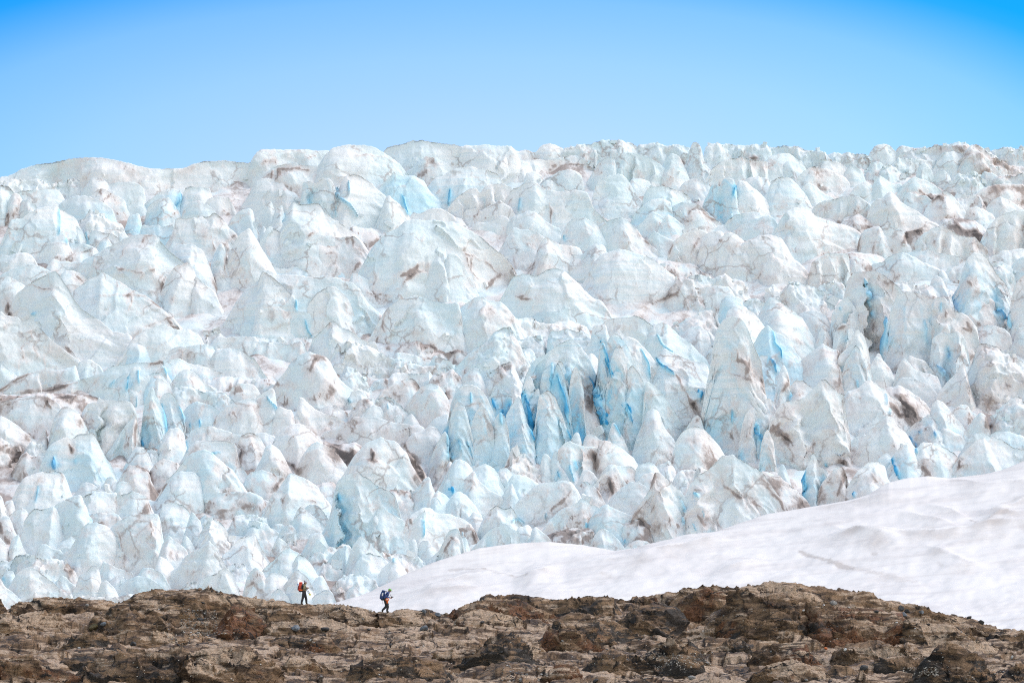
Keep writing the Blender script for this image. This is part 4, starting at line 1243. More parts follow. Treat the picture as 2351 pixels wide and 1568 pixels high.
ROCK_DATA = """=R1
330 b;75,245 130,215 200,210 230,185 330,175 450,178 560,185 680,195 780,212 830,210
400 b;-60,180 0,190 30,215 90,290 180,350
430 b;840,205 890,180 920,155 1000,135 1080,122 1200,122 1320,118 1420,135 1560,145 1660,165 1800,190 1900,198 2070,222 2200,225 2351,224 2450,235 2520,245 2571,260 2651,277 2751,272 2831,262 2931,264
440 d;640,330 700,280 850,215 900,205 920,260
470 b;680,400 760,330 860,290 920,270 1000,290 1100,300 1200,290 1250,330 1460,340
440 t;80,330 150,290 250,280 340,300 420,320 480,370 560,400
420 g;230,280 300,292 430,310 500,350
480 r;1600,230 1650,222 1720,225 1740,260
560 d;500,480 520,430 620,410 700,420 740,450 760,490
540 o;750,430 830,395 930,400 1050,420 1150,430 1240,480 1290,510
520 t;1050,410 1130,405 1200,440 1260,480
860 r;-60,660 0,640 60,590 150,580 220,580 300,620 400,660 500,700 600,740 680,790
700 d;410,630 480,590 560,580 650,560 700,560 780,600
860 d;560,640 700,580 850,560 1000,540 1150,530 1200,510 1260,500 1330,550 1400,600 1450,660 1520,740
860 b;1330,550 1450,520 1550,510 1700,500 1780,530 1820,570 1900,640 1960,720 2010,760
440 r;1560,400 1600,360 1700,340 1780,370
400 t;1800,280 1900,250 2050,250 2150,280 2230,310
540 d;1850,470 1960,440 2100,430 2180,440 2230,430
740 b;1940,650 2000,560 2130,580 2250,640 2351,640 2451,700
560 r;2100,480 2160,440 2230,440 2300,500
500 b;-60,430 0,430 100,410 250,430 400,440 460,480
460 t;0,300 60,280 150,310 230,370
640 b;1560,620 1700,590 1850,600 1950,640
450 t;2050,330 2150,310 2300,340 2400,360
480 b;1850,340 1950,330 2050,350 2120,390
=R2
345 d;960,190 985,158 1080,160 1200,155 1300,170 1400,185 1500,190 1600,185 1700,165 1790,162 1880,170 1895,200 1900,260
380 r;770,270 830,230 900,210 1000,195 1100,190 1220,200 1300,240 1400,270 1500,320
410 t;800,310 870,270 950,255 1050,265 1150,290 1220,320 1290,370 1370,420
440 o;800,330 870,310 960,330 1030,370 1080,410
560 d;1500,320 1560,300 1700,295 1800,320 1900,360 1980,400 2050,450 2060,490
590 r;1390,440 1440,400 1500,378 1580,380 1660,410 1740,460 1800,500 1830,540
720 d;960,480 1020,440 1090,415 1150,415 1210,450 1270,500 1320,560 1340,620
310 b;1895,210 1950,200 1990,215 2080,175 2120,175 2200,155 2260,140 2351,130
470 d;1960,290 2040,250 2140,220 2230,220 2290,270 2340,330 2360,380
600 d;1820,560 1900,520 2000,510 2080,490 2180,500 2220,540
760 d;1690,640 1800,570 1900,560 2000,590 2100,560 2250,480 2351,450 2400,460
790 r;1420,680 1500,640 1570,630 1640,660 1660,720
345 r;280,310 350,290 420,275 550,275 590,300
390 r;400,350 500,330 560,320 640,330 720,345
480 t;60,440 150,420 240,450 320,480
790 d;140,600 280,570 400,560 560,600 700,640 760,700
760 t;580,700 640,660 700,660 770,690
640 o;650,580 750,550 870,520 960,490
650 t;1240,490 1290,470 1370,480 1430,560
440 r;0,430 60,380 140,440
320 b;600,285 640,278 680,288 720,300 780,275
700 d;780,660 850,620 900,640 960,700
=R3
400 r;-30,135 0,120 80,95 140,82 220,80 300,90 380,105 420,125
520 b;380,120 420,100 480,95 540,70 560,60 640,58 760,65 860,85 980,105 1100,125 1230,150 1340,190 1440,200 1560,215 1680,240 1800,285 1900,300 1990,320 2080,350 2180,380 2270,395 2351,400 2450,420
380 r;410,170 480,120 560,85 650,80 700,110 740,200
520 t;0,400 80,390 200,380 300,400 380,370 460,380 540,420 600,450 630,500
500 g;480,390 580,365 720,355 840,355 940,385 1040,430 1090,460
535 r;830,250 900,215 1000,225 1200,240 1340,255 1480,285 1540,330
545 r;1000,340 1200,310 1400,300 1470,300 1520,340 1600,400 1690,490
550 g;1520,330 1600,290 1700,310 1800,350 1900,410 2000,470
700 r;490,580 560,520 660,490 780,475 850,480 880,530 920,590
850 d;1710,560 1760,520 1850,520 1900,530 1960,560 2040,610 2110,660 2170,720
720 d;1320,640 1380,600 1480,585 1560,590 1600,620 1680,580 1730,620
700 d;1200,670 1250,620 1310,640
760 d;980,690 1040,640 1130,640 1190,670
840 d;2190,720 2250,650 2310,630 2351,640 2450,660
580 t;1900,500 1960,480 2100,500 2180,530
530 d;2080,470 2130,420 2200,410 2260,440 2351,430
620 d;0,560 100,520 240,500 400,440 470,520
680 b;1050,560 1200,510 1400,500 1550,520 1650,560
800 d;1290,760 1350,730 1420,740 1480,770
800 b;560,640 700,600 850,620 1000,680"""
def pts(s, fn):
    return np.array([fn(*map(float, p.split(','))) for p in s.split()])
def clean(P):
    while len(P) > 2 and P[1, 0] <= P[0, 0]:
        P = P[1:]
    keep = [0]
    for i in range(1, len(P)):
        if P[i, 0] > P[keep[-1], 0] + 0.7:
            keep.append(i)
    return P[keep]
def Yice(v):
    return 290 + (1430 - np.asarray(v, float)) * 0.14
def Yrock(v):
    return 186 - (np.asarray(v, float) - 1454) * 0.42

MARKS = []
fn = kind = None
for ln in MARK_DATA.strip().splitlines():
    if ln[0] == '=':
        t, kind = ln[1:].split()
        fn = tile_fn(t)
    else:
        w, p = ln.split(';')
        MARKS.append((kind, float(w), pts(p, fn)))
def seg_dist(u, v, P, full=False):
    best = np.full(u.shape, 1e9)
    par = np.zeros(u.shape)
    ln = np.r_[0, np.cumsum(np.hypot(*(P[1:] - P[:-1]).T))]
    for k, (a, b) in enumerate(zip(P[:-1], P[1:])):
        d = b - a
        t = np.clip(((u - a[0]) * d[0] + (v - a[1]) * d[1]) / (d @ d + 1e-9), 0, 1)
        e = np.hypot(u - a[0] - t * d[0], v - a[1] - t * d[1])
        par = np.where(e < best, (ln[k] + t * (ln[k + 1] - ln[k])) / ln[-1], par)
        best = np.minimum(best, e)
    return (best, par) if full else best

STYLE = {  # run/height, roundness, facets, billow, flutes, fine
    'd': (0.60, 0.24, 0.10, 0.018, 0.008, 0.55, (0.40, 1.0), 0.62),
    'w': (0.50, 0.08, 0.10, 0.010, 0.010, 0.55, (0.70, 0.8), 0.40),
    'f': (0.36, 0.14, 0.04, 0.010, 0.05, 0.8, (1.5, 0.24), 0.14),
    'b': (0.30, 0.10, 0.06, 0.010, 0.03, 0.8, (1.0, 0.30), 0.06),
    'r': (0.75, 0.40, 0.11, 0.11, 0.03, 1.8, (0.6, 0.7), 0.5),
    'l': (1.7, 0.85, 0.08, 0.06, 0.02, 1.0, (0.3, 1.0), 0.7)}
def ridge(P, vb, Yfn, run, rnd, seed, sp=2.5, end=0.5, back=1.0, cnoise=1.0, fan=0.12, bury=0.12, yawk=0.35, flare=1.15, emax=90, arete=(0.4, 0.8), steep=0, sink=0.0):
    """one free-standing ridge: crest along P, face falling towards the viewer, back falling away, ends closed"""
    rng = random.Random(seed)
    P = clean(P)
    x0, x1 = P[0, 0], P[-1, 0]
    n = max(6, int((x1 - x0) / sp))
    xs = np.linspace(x0, x1, n)
    v = np.interp(xs, P[:, 0], P[:, 1])
    hL, hR = max(3, vb - v[0]), max(3, vb - v[-1])
    def ext(h, sgn, xe, ve):
        e = np.clip(end * h, 3, emax)
        m = max(3, int(h / 7))
        a = np.linspace(0, 1, m + 1)[1:]
        return xe + sgn * e * a, ve + h * 1.02 * (1 - (1 - a) ** flare)
    lx, lv = ext(hL, -1, x0, v[0])
    rx, rv = ext(hR, 1, x1, v[-1])
    core = np.r_[np.zeros(len(lx)), np.ones(n), np.zeros(len(rx))]
    xs = np.r_[lx[::-1], xs, rx]
    v = np.r_[lv[::-1], v, rv]
    q = np.stack([xs / 14.0, np.full_like(xs, seed * 1.7), np.zeros_like(xs)], -1)
    vnz = cnoise * (1.6 * gn(q, seed) + 0.9 * gn(q * 2.7, seed + 3) + 0.5 * gn(q * 6.1, seed + 5))
    v = np.convolve(np.pad(v, 1, 'edge'), np.ones(3) / 3, 'valid')
    Yf = float(Yfn(vb))
    ppm = FPX / Yf
    vmin = v.min()
    H = max(vb - vmin, 4) / ppm
    W = (xs[-1] - xs[0]) / ppm
    D = run * min(H, 0.9 * W + 0.3 * H)
    if steep:
        D = D / (1 + H / steep)
    yaw = rng.uniform(-yawk, yawk)
    xm = 0.5 * (xs[0] + xs[-1])
    yc = Yf + D + np.clip(yaw * (xs - xm) / ppm, -0.45 * D - 1, 0.45 * D + 1)
    C = at(xs, v, yc)
    zf = at(xm, vb, Yf)[2]
    h = np.maximum(C[:, 2] - zf, 0.02 * H) + bury * H + sink
    nf = int(np.clip((vb - vmin) / 2.8, 6, 150))
    t = np.linspace(0, 1, nf) ** 1.15
    a = (1 - rnd) * t + rnd * np.sin(t * math.pi / 2)
    b = (1 - rnd) * t + rnd * (1 - np.cos(t * math.pi / 2))
    Di = D * (h / h.max()) ** 0.6
    # arêtes run down the face from the high points of the crest, gullies from the notches
    ppx = (xs[-1] - xs[0])
    hp = max(vb - vmin, 10.0)
    step = max(14.0, arete[1] * hp)
    px = [xs[0]]
    while px[-1] < xs[-1] - 0.6 * step:
        px.append(px[-1] + step * rng.uniform(0.6, 1.5))
    px = np.array(px + [xs[-1] + 30])
    if len(px) > 2:
        for k in range(1, len(px) - 1):      # snap every second knot to the nearest peak, the others to notches
            lo, hi = px[k] - 0.45 * step, px[k] + 0.45 * step
            m = (xs > lo) & (xs < hi)
            if m.any():
                px[k] = xs[m][np.argmin(v[m]) if k % 2 else np.argmax(v[m])]
    px = np.maximum.accumulate(px + np.arange(len(px)) * 1e-3)
    pv = np.array([(1.0 if k % 2 else 0.0) * rng.uniform(0.6, 1.0) + rng.uniform(0, 0.3) for k in range(len(px))])
    drift = rng.uniform(-0.35, 0.45) * hp
    wob = gn(np.stack([np.repeat(t[:, None], len(xs), 1) * 3.0 * hp / 60, np.repeat(xs[None], nf, 0) / 60, np.full((nf, len(xs)), seed * 0.37)], -1), seed + 9)
    XX = xs[None, :] - drift * t[:, None] + wob * 0.10 * hp
    aret = np.interp(XX, px, pv) - 0.5
    st2 = max(6.0, 0.30 * step)
    p2 = np.cumsum(np.array([st2 * rng.uniform(0.4, 1.7) for _ in range(int(ppx * 1.6 / st2) + 8)])) + xs[0] - 0.3 * ppx
    v2 = np.array([rng.uniform(0.45, 1.0) if k % 2 else rng.uniform(0, 0.5) for k in range(len(p2))])
    fade2 = 0.35 + 0.65 * sst(-0.2, 0.3, gn(np.stack([XX / (2.2 * step), t[:, None] * 2.0 + 0 * XX, XX * 0 + seed * 0.11], -1), seed + 10))
    aret = aret + 0.26 * (np.interp(xs[None, :] - 1.15 * drift * t[:, None] + wob * 0.16 * hp, p2, v2) - 0.5) * fade2
    s = np.linspace(-1, 1, len(xs))
    G = np.empty((nf, len(xs), 3))
    G[..., 0] = C[:, 0] + s * fan * H * t[:, None]
    G[..., 1] = yc - Di * a[:, None] - aret * min(arete[0] * min(H, 0.6 * step / ppm * 1.6), 1.1 * D) * (np.clip(h / h.max(), 0, 1) ** 0.5)[None, :] * sst(0.0, 0.4, t)[:, None]
    G[..., 2] = C[:, 2] - h * b[:, None]
    nb = 5
    tb = np.linspace(1, 0, nb + 1)[:-1]
    B = np.empty((nb, len(xs), 3))
    B[..., 0] = C[:, 0] + s * fan * H * tb[:, None]
    B[..., 1] = yc + back * H * tb[:, None]
    B[..., 2] = C[:, 2] - (h + 0.1 * H) * tb[:, None] ** 1.4
    G = np.concatenate([B, G], 0)
    T = np.r_[-tb, t][:, None] * np.ones(len(xs))
    G[..., 2] -= (vnz / ppm)[None, :] * np.exp(-np.abs(T) * H * ppm / 14.0)
    aret_full = np.concatenate([np.zeros((nb, len(xs))), aret * sst(0.0, 0.3, t)[:, None]], 0)
    return G, T, dict(aret=aret_full, H=H, W=W, Yf=Yf, xm=xm, zf=zf, nb=nb, ppm=ppm)

def serac(P, vb, st, blue, dirt, seed):
    run, rnd, fa, bi, fl, fi, ar, en = STYLE[st]
    G, T, I = ridge(P, vb, Yice, run, rnd, seed, cnoise=(2.0 if st == 'r' else 1.3), arete=ar, end=en, fan=(0.03 if st in 'fb' else 0.10), steep=15.0, back=0.6, sink=1.6)
    rng = np.random.default_rng(seed)
    H, W = I['H'], I['W']
    Lc = 0.5 * (H + min(0.5 * W, 1.5 * H))
    N = normals(G)
    X = G + rng.uniform(-50, 50, 3)
    warp = np.stack([gn(X / (0.6 * Lc), seed), gn(X / (0.6 * Lc) + 31.7, seed + 1)], -1) * 0.16
    p = (G[..., 0] - G[..., 0].mean()) / Lc + warp[..., 0]
    q = (G[..., 2] - G[..., 2].mean()) / Lc + warp[..., 1]
    k = int(rng.integers(5, 9) + W / Lc)
    f = None
    for i in range(k):
        ang = rng.uniform(0, 2 * math.pi)
        g = rng.uniform(0.35, 1.1)
        ci, cj = rng.uniform(p.min(), p.max()), rng.uniform(q.min(), q.max())
        e = g * (math.cos(ang) * (p - ci) + 0.6 * math.sin(ang) * (q - cj)) + rng.uniform(0, 0.5)
        f = e if f is None else np.where(f < e, f, e) if i % 3 else np.maximum(f, e - 1.2)
    f = np.tanh((f - np.median(f)) * 0.8)
    bn = gn(X / (0.55 * Lc) * np.array([1, 1, 0.8]), seed + 7)
    bn2 = gn(X / (0.24 * Lc), seed + 9)
    B = np.abs(bn) + 0.25 * np.abs(bn2)
    tilt = rng.uniform(0.0, 0.45)
    wx = 0.35 * gn(X / (0.7 * Lc), seed + 51) + 0.18 * gn(X / (0.25 * Lc), seed + 52)
    XF = np.stack([(X[..., 0] + tilt * X[..., 2]) / (0.30 * Lc) + wx, X[..., 1] / (0.5 * Lc), X[..., 2] / (1.3 * Lc)], -1)
    fl1 = np.abs(gn(XF, seed + 11))
    fl2 = np.abs(gn(XF * np.array([2.6, 2, 1.9]) + wx[..., None], seed + 13))
    # fracture cells: each a slightly tilted facet, stepped at its edges
    kc = int(np.clip(3 + 4 * (W / Lc) * (H / Lc), 4, 13))
    cc = np.stack([rng.uniform(p.min(), p.max(), kc), rng.uniform(q.min(), q.max(), kc)], -1)
    w2 = 0.10 * gn(X / (0.18 * Lc), seed + 53)
    dd = np.stack([np.hypot(p + w2 - a, (q + w2 - b) * 0.7) for a, b in cc], 0)
    near = dd.argmin(0)
    two = np.partition(dd, 1, axis=0)[:2]
    edge = two[1] - two[0]
    tl = rng.uniform(-0.5, 0.5, (kc, 2))
    off = rng.uniform(-0.07, 0.07, kc)
    cell = tl[near, 0] * (p - cc[near, 0]) + tl[near, 1] * (q - cc[near, 1]) + off[near]
    cell = cell - 0.06 * (1 - sst(0.0, 0.05, edge))
    tone_c = rng.uniform(0, 1, kc)[near]
    fine = 0.24 * (0.4 - np.abs(gn(X / 2.2, seed + 15))) + 0.16 * (0.4 - np.abs(gn(X / 0.95, seed + 16))) + 0.08 * gn(X / 0.42, seed + 17)
    lay = gn(np.stack([X[..., 0] / 9, X[..., 1] / 9, X[..., 2] / 0.8], -1), seed + 19)
    fmask = 0.35 + 0.65 * sst(-0.25, 0.25, gn(X / (0.8 * Lc), seed + 55))
    d = Lc * (fa * f + bi * (B - 0.35) + fl * fmask * (1.1 * fl1 + 0.5 * fl2 - 0.4) + {'d': 0.13, 'w': 0.11, 'f': 0.08, 'b': 0.08, 'r': 0.24, 'l': 0.1}[st] * cell) + fi * fine + 0.05 * lay
    tp = 0.3 + 0.7 * sst(0.0, 0.14, np.abs(T))
    patch = fbm(X / (0.5 * Lc), seed + 21, 3)
    patch2 = fbm(X / 3.2, seed + 25, 2)
    vn = gn((X + 1.5 * np.stack([patch2, patch2, patch], -1)) / (0.5 * Lc), seed + 27)
    vein = (1 - sst(0.0, 0.035, np.abs(vn))) * sst(0.0, 0.35, patch + 0.3 * patch2)
    crease = (1 - sst(0.0, 0.05, np.abs(bn))) * sst(-0.15, 0.3, patch) * 0.5 + 0.8 * vein + 0.9 * (1 - sst(0.0, 0.03, edge)) * sst(-0.05, 0.3, patch2 + 0.5 * patch)
    fcre = 1 - sst(0.0, 0.16, fl1)
    da = dirt * (0.5 + 1.0 * patch + 0.5 * patch2) + crease * (0.36 + 0.8 * dirt) * (0.6 + patch2)
    foot = sst(0.45, 1.0, T) * np.clip(0.18 + 0.7 * patch + 0.4 * patch2, 0, 1)
    da = da + foot * (0.18 + 0.8 * dirt) - 0.16 * sst(0.10, 0.0, np.abs(T)) + 0.07 + 0.22 * patch + 0.10 * patch2
    ba = blue * (0.5 + 0.4 * patch + 0.35 * tone_c + 0.4 * sst(0.05, 0.45, T))
    ba = ba * (1 - 0.45 * sst(0.10, 0.0, np.abs(T)))
    if st in 'fb':
        gul = sst(0.0, -0.5, I['aret'] + 0.08 * patch2)
        ba = ba + fcre * (0.1 + 0.6 * blue) * sst(-0.3, 0.2, patch) + gul * (0.15 + 1.9 * blue) * (0.75 + 0.5 * patch)
        da = da + 0.25 * gul * np.clip(patch2 + 0.3 * patch, 0, 1)
    u, v = to_px(G)
    da = da + 0.13 * sst(1000, 2100, u) * (0.6 + 0.9 * patch) + 0.08 * sst(760, 1150, v) * (0.6 + 0.9 * patch)
    da = da - 0.12 * sst(560, 400, v)           # cleaner, snowier ice along the skyline
    # crevasse slits and grit lines: real grooves, blue or dirty inside
    u, v = to_px(G)
    u0, u1, v0, v1 = u.min() - 8, u.max() + 8, v.min() - 8, v.max() + 8
    hit = [m for m in MARKS if not (m[2][:, 0].max() < u0 or m[2][:, 0].min() > u1 or m[2][:, 1].max() < v0 or m[2][:, 1].min() > v1)]
    if hit:
        wu = 5.0 * gn(G / 3.4, 77) + 3.0 * gn(G / 1.3, 78) + 1.6 * gn(G / 0.55, 79)
        wv = 5.0 * gn(G / 3.4 + 40, 77) + 3.0 * gn(G / 1.3 + 40, 78) + 1.6 * gn(G / 0.55 + 40, 79)
        wn_ = np.clip(0.85 + 1.1 * gn(G / 1.8 + 80, 80) + 0.5 * gn(G / 0.7, 81), 0.15, 2)
    for kd, w, M in hit:
        if kd == 'b':
            ds, par = seg_dist(u + 0.28 * wu, v + 0.4 * wv, M, True)
            ww = (0.45 * w + 0.5) * (0.3 + 0.75 * np.sin(math.pi * np.clip(par, 0.02, 0.98)) ** 0.6) * (0.6 + 0.4 * wn_)
            gr = 1 - sst(0.1 * ww, 1.5 * ww + 0.8, ds)
            d = d - gr * (1.3 * w + 3.0) / I['ppm']
            ba = ba + gr * (1.3 if w >= 5 else 0.85) * np.clip(0.9 + 0.9 * patch2, 0.3, 1.3) + 0.30 * (1 - sst(0.3 * ww, 8 * ww + 5, ds)) ** 2
            da = da * (1 - 0.85 * gr)
        else:
            ds, par = seg_dist(u + wu, v + wv, M, True)
            ww = (0.45 * w + 0.3) * (0.35 + 0.7 * np.sin(math.pi * np.clip(par, 0.02, 0.98)) ** 0.5) * wn_
            gr = 1 - sst(0.2 * ww, 1.6 * ww + 0.8, ds)
            halo = 1 - sst(0.5 * ww, 4.0 * w + 5, ds)
            d = d - gr * 1.6 / I['ppm']
            da = da + gr * (0.46 + 0.028 * w) * np.clip(0.8 + 1.2 * patch2, 0.2, 1.4) + halo ** 2 * (0.16 + 0.015 * w) * (0.7 + patch2)
    G = G + N * (d * tp)[..., None]
    A = np.stack([da, ba, 0.6 * tone_c + 0.4 * rng.uniform(0, 1), np.ones_like(da)], -1)
    loc = np.array([at(I['xm'], vb, I['Yf'])[0], I['Yf'], I['zf']])
    return G, A, loc

# ------------------------------------------------------------------ the glacier
entries = []
for ln in ICE_DATA.strip().splitlines():
    if ln[0] == '=':
        fn = tile_fn(ln[1:])
        continue
    head, p = ln.split(';')
    vb, st, blue, dirt = head.split()
    lab = None
    if '@' in p:
        p, lab = p.split('@')
    entries.append((pts(p, fn), fn(0, float(vb))[1], st, float(blue), float(dirt), lab))
sky_v = np.full(2600, 1430.0)
for P, vb, *_ in entries:
    Pc = clean(P)
    a, b = int(max(Pc[0, 0], 0)), int(min(Pc[-1, 0], 2599))
    if b > a:
        xx = np.arange(a, b)
        sky_v[a:b] = np.minimum(sky_v[a:b], np.interp(xx, Pc[:, 0], Pc[:, 1]))
cu = np.r_[np.linspace(-2600, -160, 40), np.arange(-150, 2500, 8.0), np.linspace(2520, 5000, 40)]
rv = np.r_[np.arange(1460, 330, -4.0), np.arange(330, -1500, -40.0)]
send = np.interp(np.clip(cu, 0, 2350), np.arange(2600), sky_v)
send = np.convolve(np.pad(send, 12, 'edge'), np.ones(25) / 25, 'valid') + 45
U, V = np.meshgrid(cu, rv)
VE = np.maximum(V, send[None, :])
Yg = Yice(V)
Pg = at(U, V, Yg)
Pg[..., 2] = Yice(VE) * slope(VE)
q = Pg / 7.0
Pg[..., 2] += 1.3 * fbm(q, 901, 4) + 1.1 * (0.3 - np.abs(gn(Pg / 4.0, 905))) + 0.5 * (0.3 - np.abs(gn(Pg / 1.6, 906))) - 0.5
pa = fbm(Pg / 9.0, 911, 4)
Ag = np.stack([0.55 + 1.1 * pa + 0.6 * fbm(Pg / 2.5, 912, 3), 0.1 + 0.3 * fbm(Pg / 12, 915, 2), np.ones_like(pa), np.ones_like(pa)], -1)
me = mesh_np('glacier', Pg.reshape(-1, 3), grid_faces(*U.shape), Ag.reshape(-1, 4), ICE)
glacier = link('glacier', me, kind='structure', label='broken white and blue glacier icefall filling the picture behind the rock')
NAME = {'d': 'ice_block', 'r': 'ice_rubble_mound', 'w': 'ice_pinnacle', 'f': 'fluted_ice_column', 'b': 'ice_fin', 'l': 'ice_ledge'}
CAT = {'d': 'serac', 'r': 'serac', 'w': 'serac', 'f': 'serac', 'l': 'serac'}
NV = 0
DEB, DEBN = [], []
for i, (P, vb, st, blue, dirt, lab) in enumerate(entries):
    G, A, loc = serac(P, vb, st, blue, dirt, 100 + i * 3)
    NV += G.shape[0] * G.shape[1]
    nd = int(np.clip(G.shape[1] / 7, 3, 22) * (2.2 if st == 'r' else 1.6 if st == 'l' else 0.4))
    rg = np.random.default_rng(9000 + i)
    ii = np.where(rg.random(nd) < (0.4 if st == 'r' else 0.0), rg.integers(4, 9, nd), rg.integers(G.shape[0] // 2, G.shape[0], nd))
    jj = rg.integers(2, G.shape[1] - 2, nd)
    DEB.append(np.concatenate([G[np.minimum(ii, G.shape[0] - 1), jj], A[np.minimum(ii, G.shape[0] - 1), jj]], -1))
    me = mesh_np('serac', (G - loc).reshape(-1, 3), grid_faces(*G.shape[:2]), A.reshape(-1, 4), ICE)
    if lab:
        link('serac', me, loc=loc, label=lab, category='serac', group='seracs of the icefall')
    else:
        link(NAME[st], me, parent=glacier, loc=loc)
D_ = np.concatenate(DEB)
rg = np.random.default_rng(5)
c8 = np.array([[-.5, -.5, -.5], [.5, -.5, -.5], [.5, .5, -.5], [-.5, .5, -.5], [-.5, -.5, .5], [.5, -.5, .5], [.5, .5, .5], [-.5, .5, .5]])
f6 = np.array([[0, 3, 2, 1], [4, 5, 6, 7], [0, 1, 5, 4], [1, 2, 6, 5], [2, 3, 7, 6], [3, 0, 4, 7]])
nd = len(D_)
sz = 0.32 * np.exp(rg.normal(0, 0.5, nd)).clip(0.3, 3.2)
B = np.repeat(c8[None], nd, 0) * (1 + rg.uniform(-0.45, 0.25, (nd, 8, 3)))
B = B * (sz[:, None] * rg.uniform(0.7, 1.5, (nd, 3)))[:, None, :]
an = rg.uniform(0, 6.28, nd)
bn_ = rg.uniform(-0.6, 0.6, nd)
x = B[..., 0] * np.cos(an)[:, None] - B[..., 1] * np.sin(an)[:, None]
y = B[..., 0] * np.sin(an)[:, None] + B[..., 1] * np.cos(an)[:, None]
B = np.stack([x * np.cos(bn_)[:, None] - B[..., 2] * np.sin(bn_)[:, None], y, x * np.sin(bn_)[:, None] + B[..., 2] * np.cos(bn_)[:, None]], -1)
B = B + D_[:, None, :3]
Fd = (f6[None] + 8 * np.arange(nd)[:, None, None]).reshape(-1, 4)
Ad = np.repeat(D_[:, None, 3:], 8, 1) * np.array([0.6, 0.7, 1, 1])
me = mesh_np('ice_debris', B.reshape(-1, 3), Fd, Ad.reshape(-1, 4), ICE)
me.polygons.foreach_set('use_smooth', np.zeros(len(me.polygons), dtype=bool))
link('ice_debris', me, parent=glacier, kind='stuff')

# ------------------------------------------------------------------ the smooth snow slope in front
T10f, T11f, T12f = tile_fn('T10'), tile_fn('T11'), tile_fn('T12')
F1 = lambda x, y: (x, y)
top = np.array([(640, 1440), (740, 1400), (790, 1379), (850, 1358), (930, 1318), (1010, 1285), (1100, 1258), (1180, 1247), (1260, 1243), (1330, 1250), (1380, 1258),
                (1413, 1265), (1440, 1261), (1490, 1257), (1560, 1240), (1640, 1222), (1763, 1179), (1850, 1166), (1950, 1150), (1995, 1135), (2040, 1107),
                (2090, 1096), (2133, 1094), (2180, 1099), (2200, 1096), (2260, 1088), (2300, 1079), (2351, 1058), (2460, 1030), (2800, 1000), (4200, 990)])
FOLDS = [(0.75, 26, pts("0,640 200,615 400,580 740,545 830,520 1000,500 1300,470 1440,430 1700,420", T12f)),
         (0.55, 22, pts("1150,340 1300,310 1480,302 1620,320 1750,330 1900,390 2000,405 2200,385 2351,390 2500,380", T12f)),
         (0.75, 34, pts("0,910 200,895 350,880 540,880 800,875 1040,885 1200,880 1500,888 1800,860 1900,840 2050,810 2150,805 2351,800 2500,790", T12f)),
         (0.35, 18, pts("1800,852 1900,810 2000,760 2150,690 2351,680 2460,670", T12f)),
         (0.35, 18, pts("1870,730 1960,680 2100,640 2250,590 2351,540 2450,500", T12f)),
         (0.40, 22, pts("480,740 700,840 900,900 1100,930 1400,970", T12f)),
         (0.35, 18, pts("1100,640 1300,670 1500,720 1700,790 1850,830", T12f)),
         (0.35, 20, pts("1350,540 1500,590 1700,640 1880,730 1960,785", T12f)),
         (0.35, 24, pts("1300,950 1550,1040 1800,1120 2100,1180", T12f)),
         (0.65, 30, pts("950,985 1100,990 1250,975 1450,900 1700,820 2000,770 2200,715 2351,690", T11f)),
         (0.55, 28, pts("180,1235 400,1190 600,1140 850,1100 1000,1090 1150,1090 1400,1030 1700,960 1900,890 2100,850 2351,830", T11f)),
         (0.50, 30, pts("0,1260 150,1235 350,1180 500,1170", T11f)),
         (0.45, 26, pts("1200,1530 1400,1460 1600,1400 1800,1380 2100,1340 2351,1290", T10f)),
         (0.40, 24, pts("1100,1480 1300,1420 1500,1360 1700,1320 1900,1250 2100,1210 2351,1170", T10f)),
         (0.45, 26, pts("1780,1230 2000,1170 2200,1110 2351,1090", T11f)),
         (0.40, 26, pts("1850,1460 1950,1440 2100,1400 2351,1380", T11f))]
SNOW_MARKS = [(5, 0.75, pts("290,1000 430,1055 650,1130 780,1160", T12f)), (9, 0.45, pts("650,1130 900,1195 1150,1245 1350,1280", T12f)),
              (4, 0.6, pts("1780,1160 1900,1150 2000,1165 2100,1160", T10f)), (5, 0.5, pts("2100,1160 2250,1195 2351,1215", T10f)),
              (6, 0.5, pts("0,1215 60,1235 130,1240", T11f)), (3, 0.8, pts("1950,785 1900,745 1860,730", T12f)), (3, 0.8, pts("1800,850 1870,825", T12f)),
              (6, 0.3, pts("1900,780 2100,720 2200,690", T12f)), (6, 0.35, pts("2150,580 2300,540 2351,530", T12f)), (4, 0.4, pts("1560,1140 1600,1155", T12f)),
              (3, 0.35, pts("960,1060 1000,1065", T12f)), (3, 0.35, pts("1445,1290 1460,1330", T10f)), (8, 0.3, pts("2200,1360 2351,1420", T12f)),
              (7, 0.25, pts("530,760 700,820 850,860", T12f)), (8, 0.25, pts("1250,790 1450,820 1600,850", T12f)), (5, 0.3, pts("820,1220 900,1235", T11f))]
us = np.r_[np.arange(640, 2480, 2.5), np.linspace(2490, 4200, 60)]
tv = np.interp(us, top[:, 0], top[:, 1])
q = np.stack([us / 40, us * 0, us * 0], -1)
tv0 = np.convolve(np.pad(tv, 150, 'edge'), np.ones(301) / 301, 'valid')
tv0 = np.convolve(np.pad(tv0, 75, 'edge'), np.ones(151) / 151, 'valid')
tv = tv + 1.2 * gn(q, 5) + 0.6 * gn(q * 3, 6)
ns = 190
ts = np.linspace(0, 1, ns)
VV = 1500 + (tv0[None, :] - 1500) * ts[:, None] + (tv - tv0)[None, :] * (ts[:, None] ** 14)
Yc = np.minimum(Yice(tv0) - 18, 300 + (1330 - tv0) * 0.12)
YY = 222 + (Yc - 222)[None, :] * ts[:, None]
UU = np.broadcast_to(us, VV.shape)
Ps = at(UU, VV, YY)
dz = np.zeros_like(VV)
fold_shade = np.zeros_like(VV)
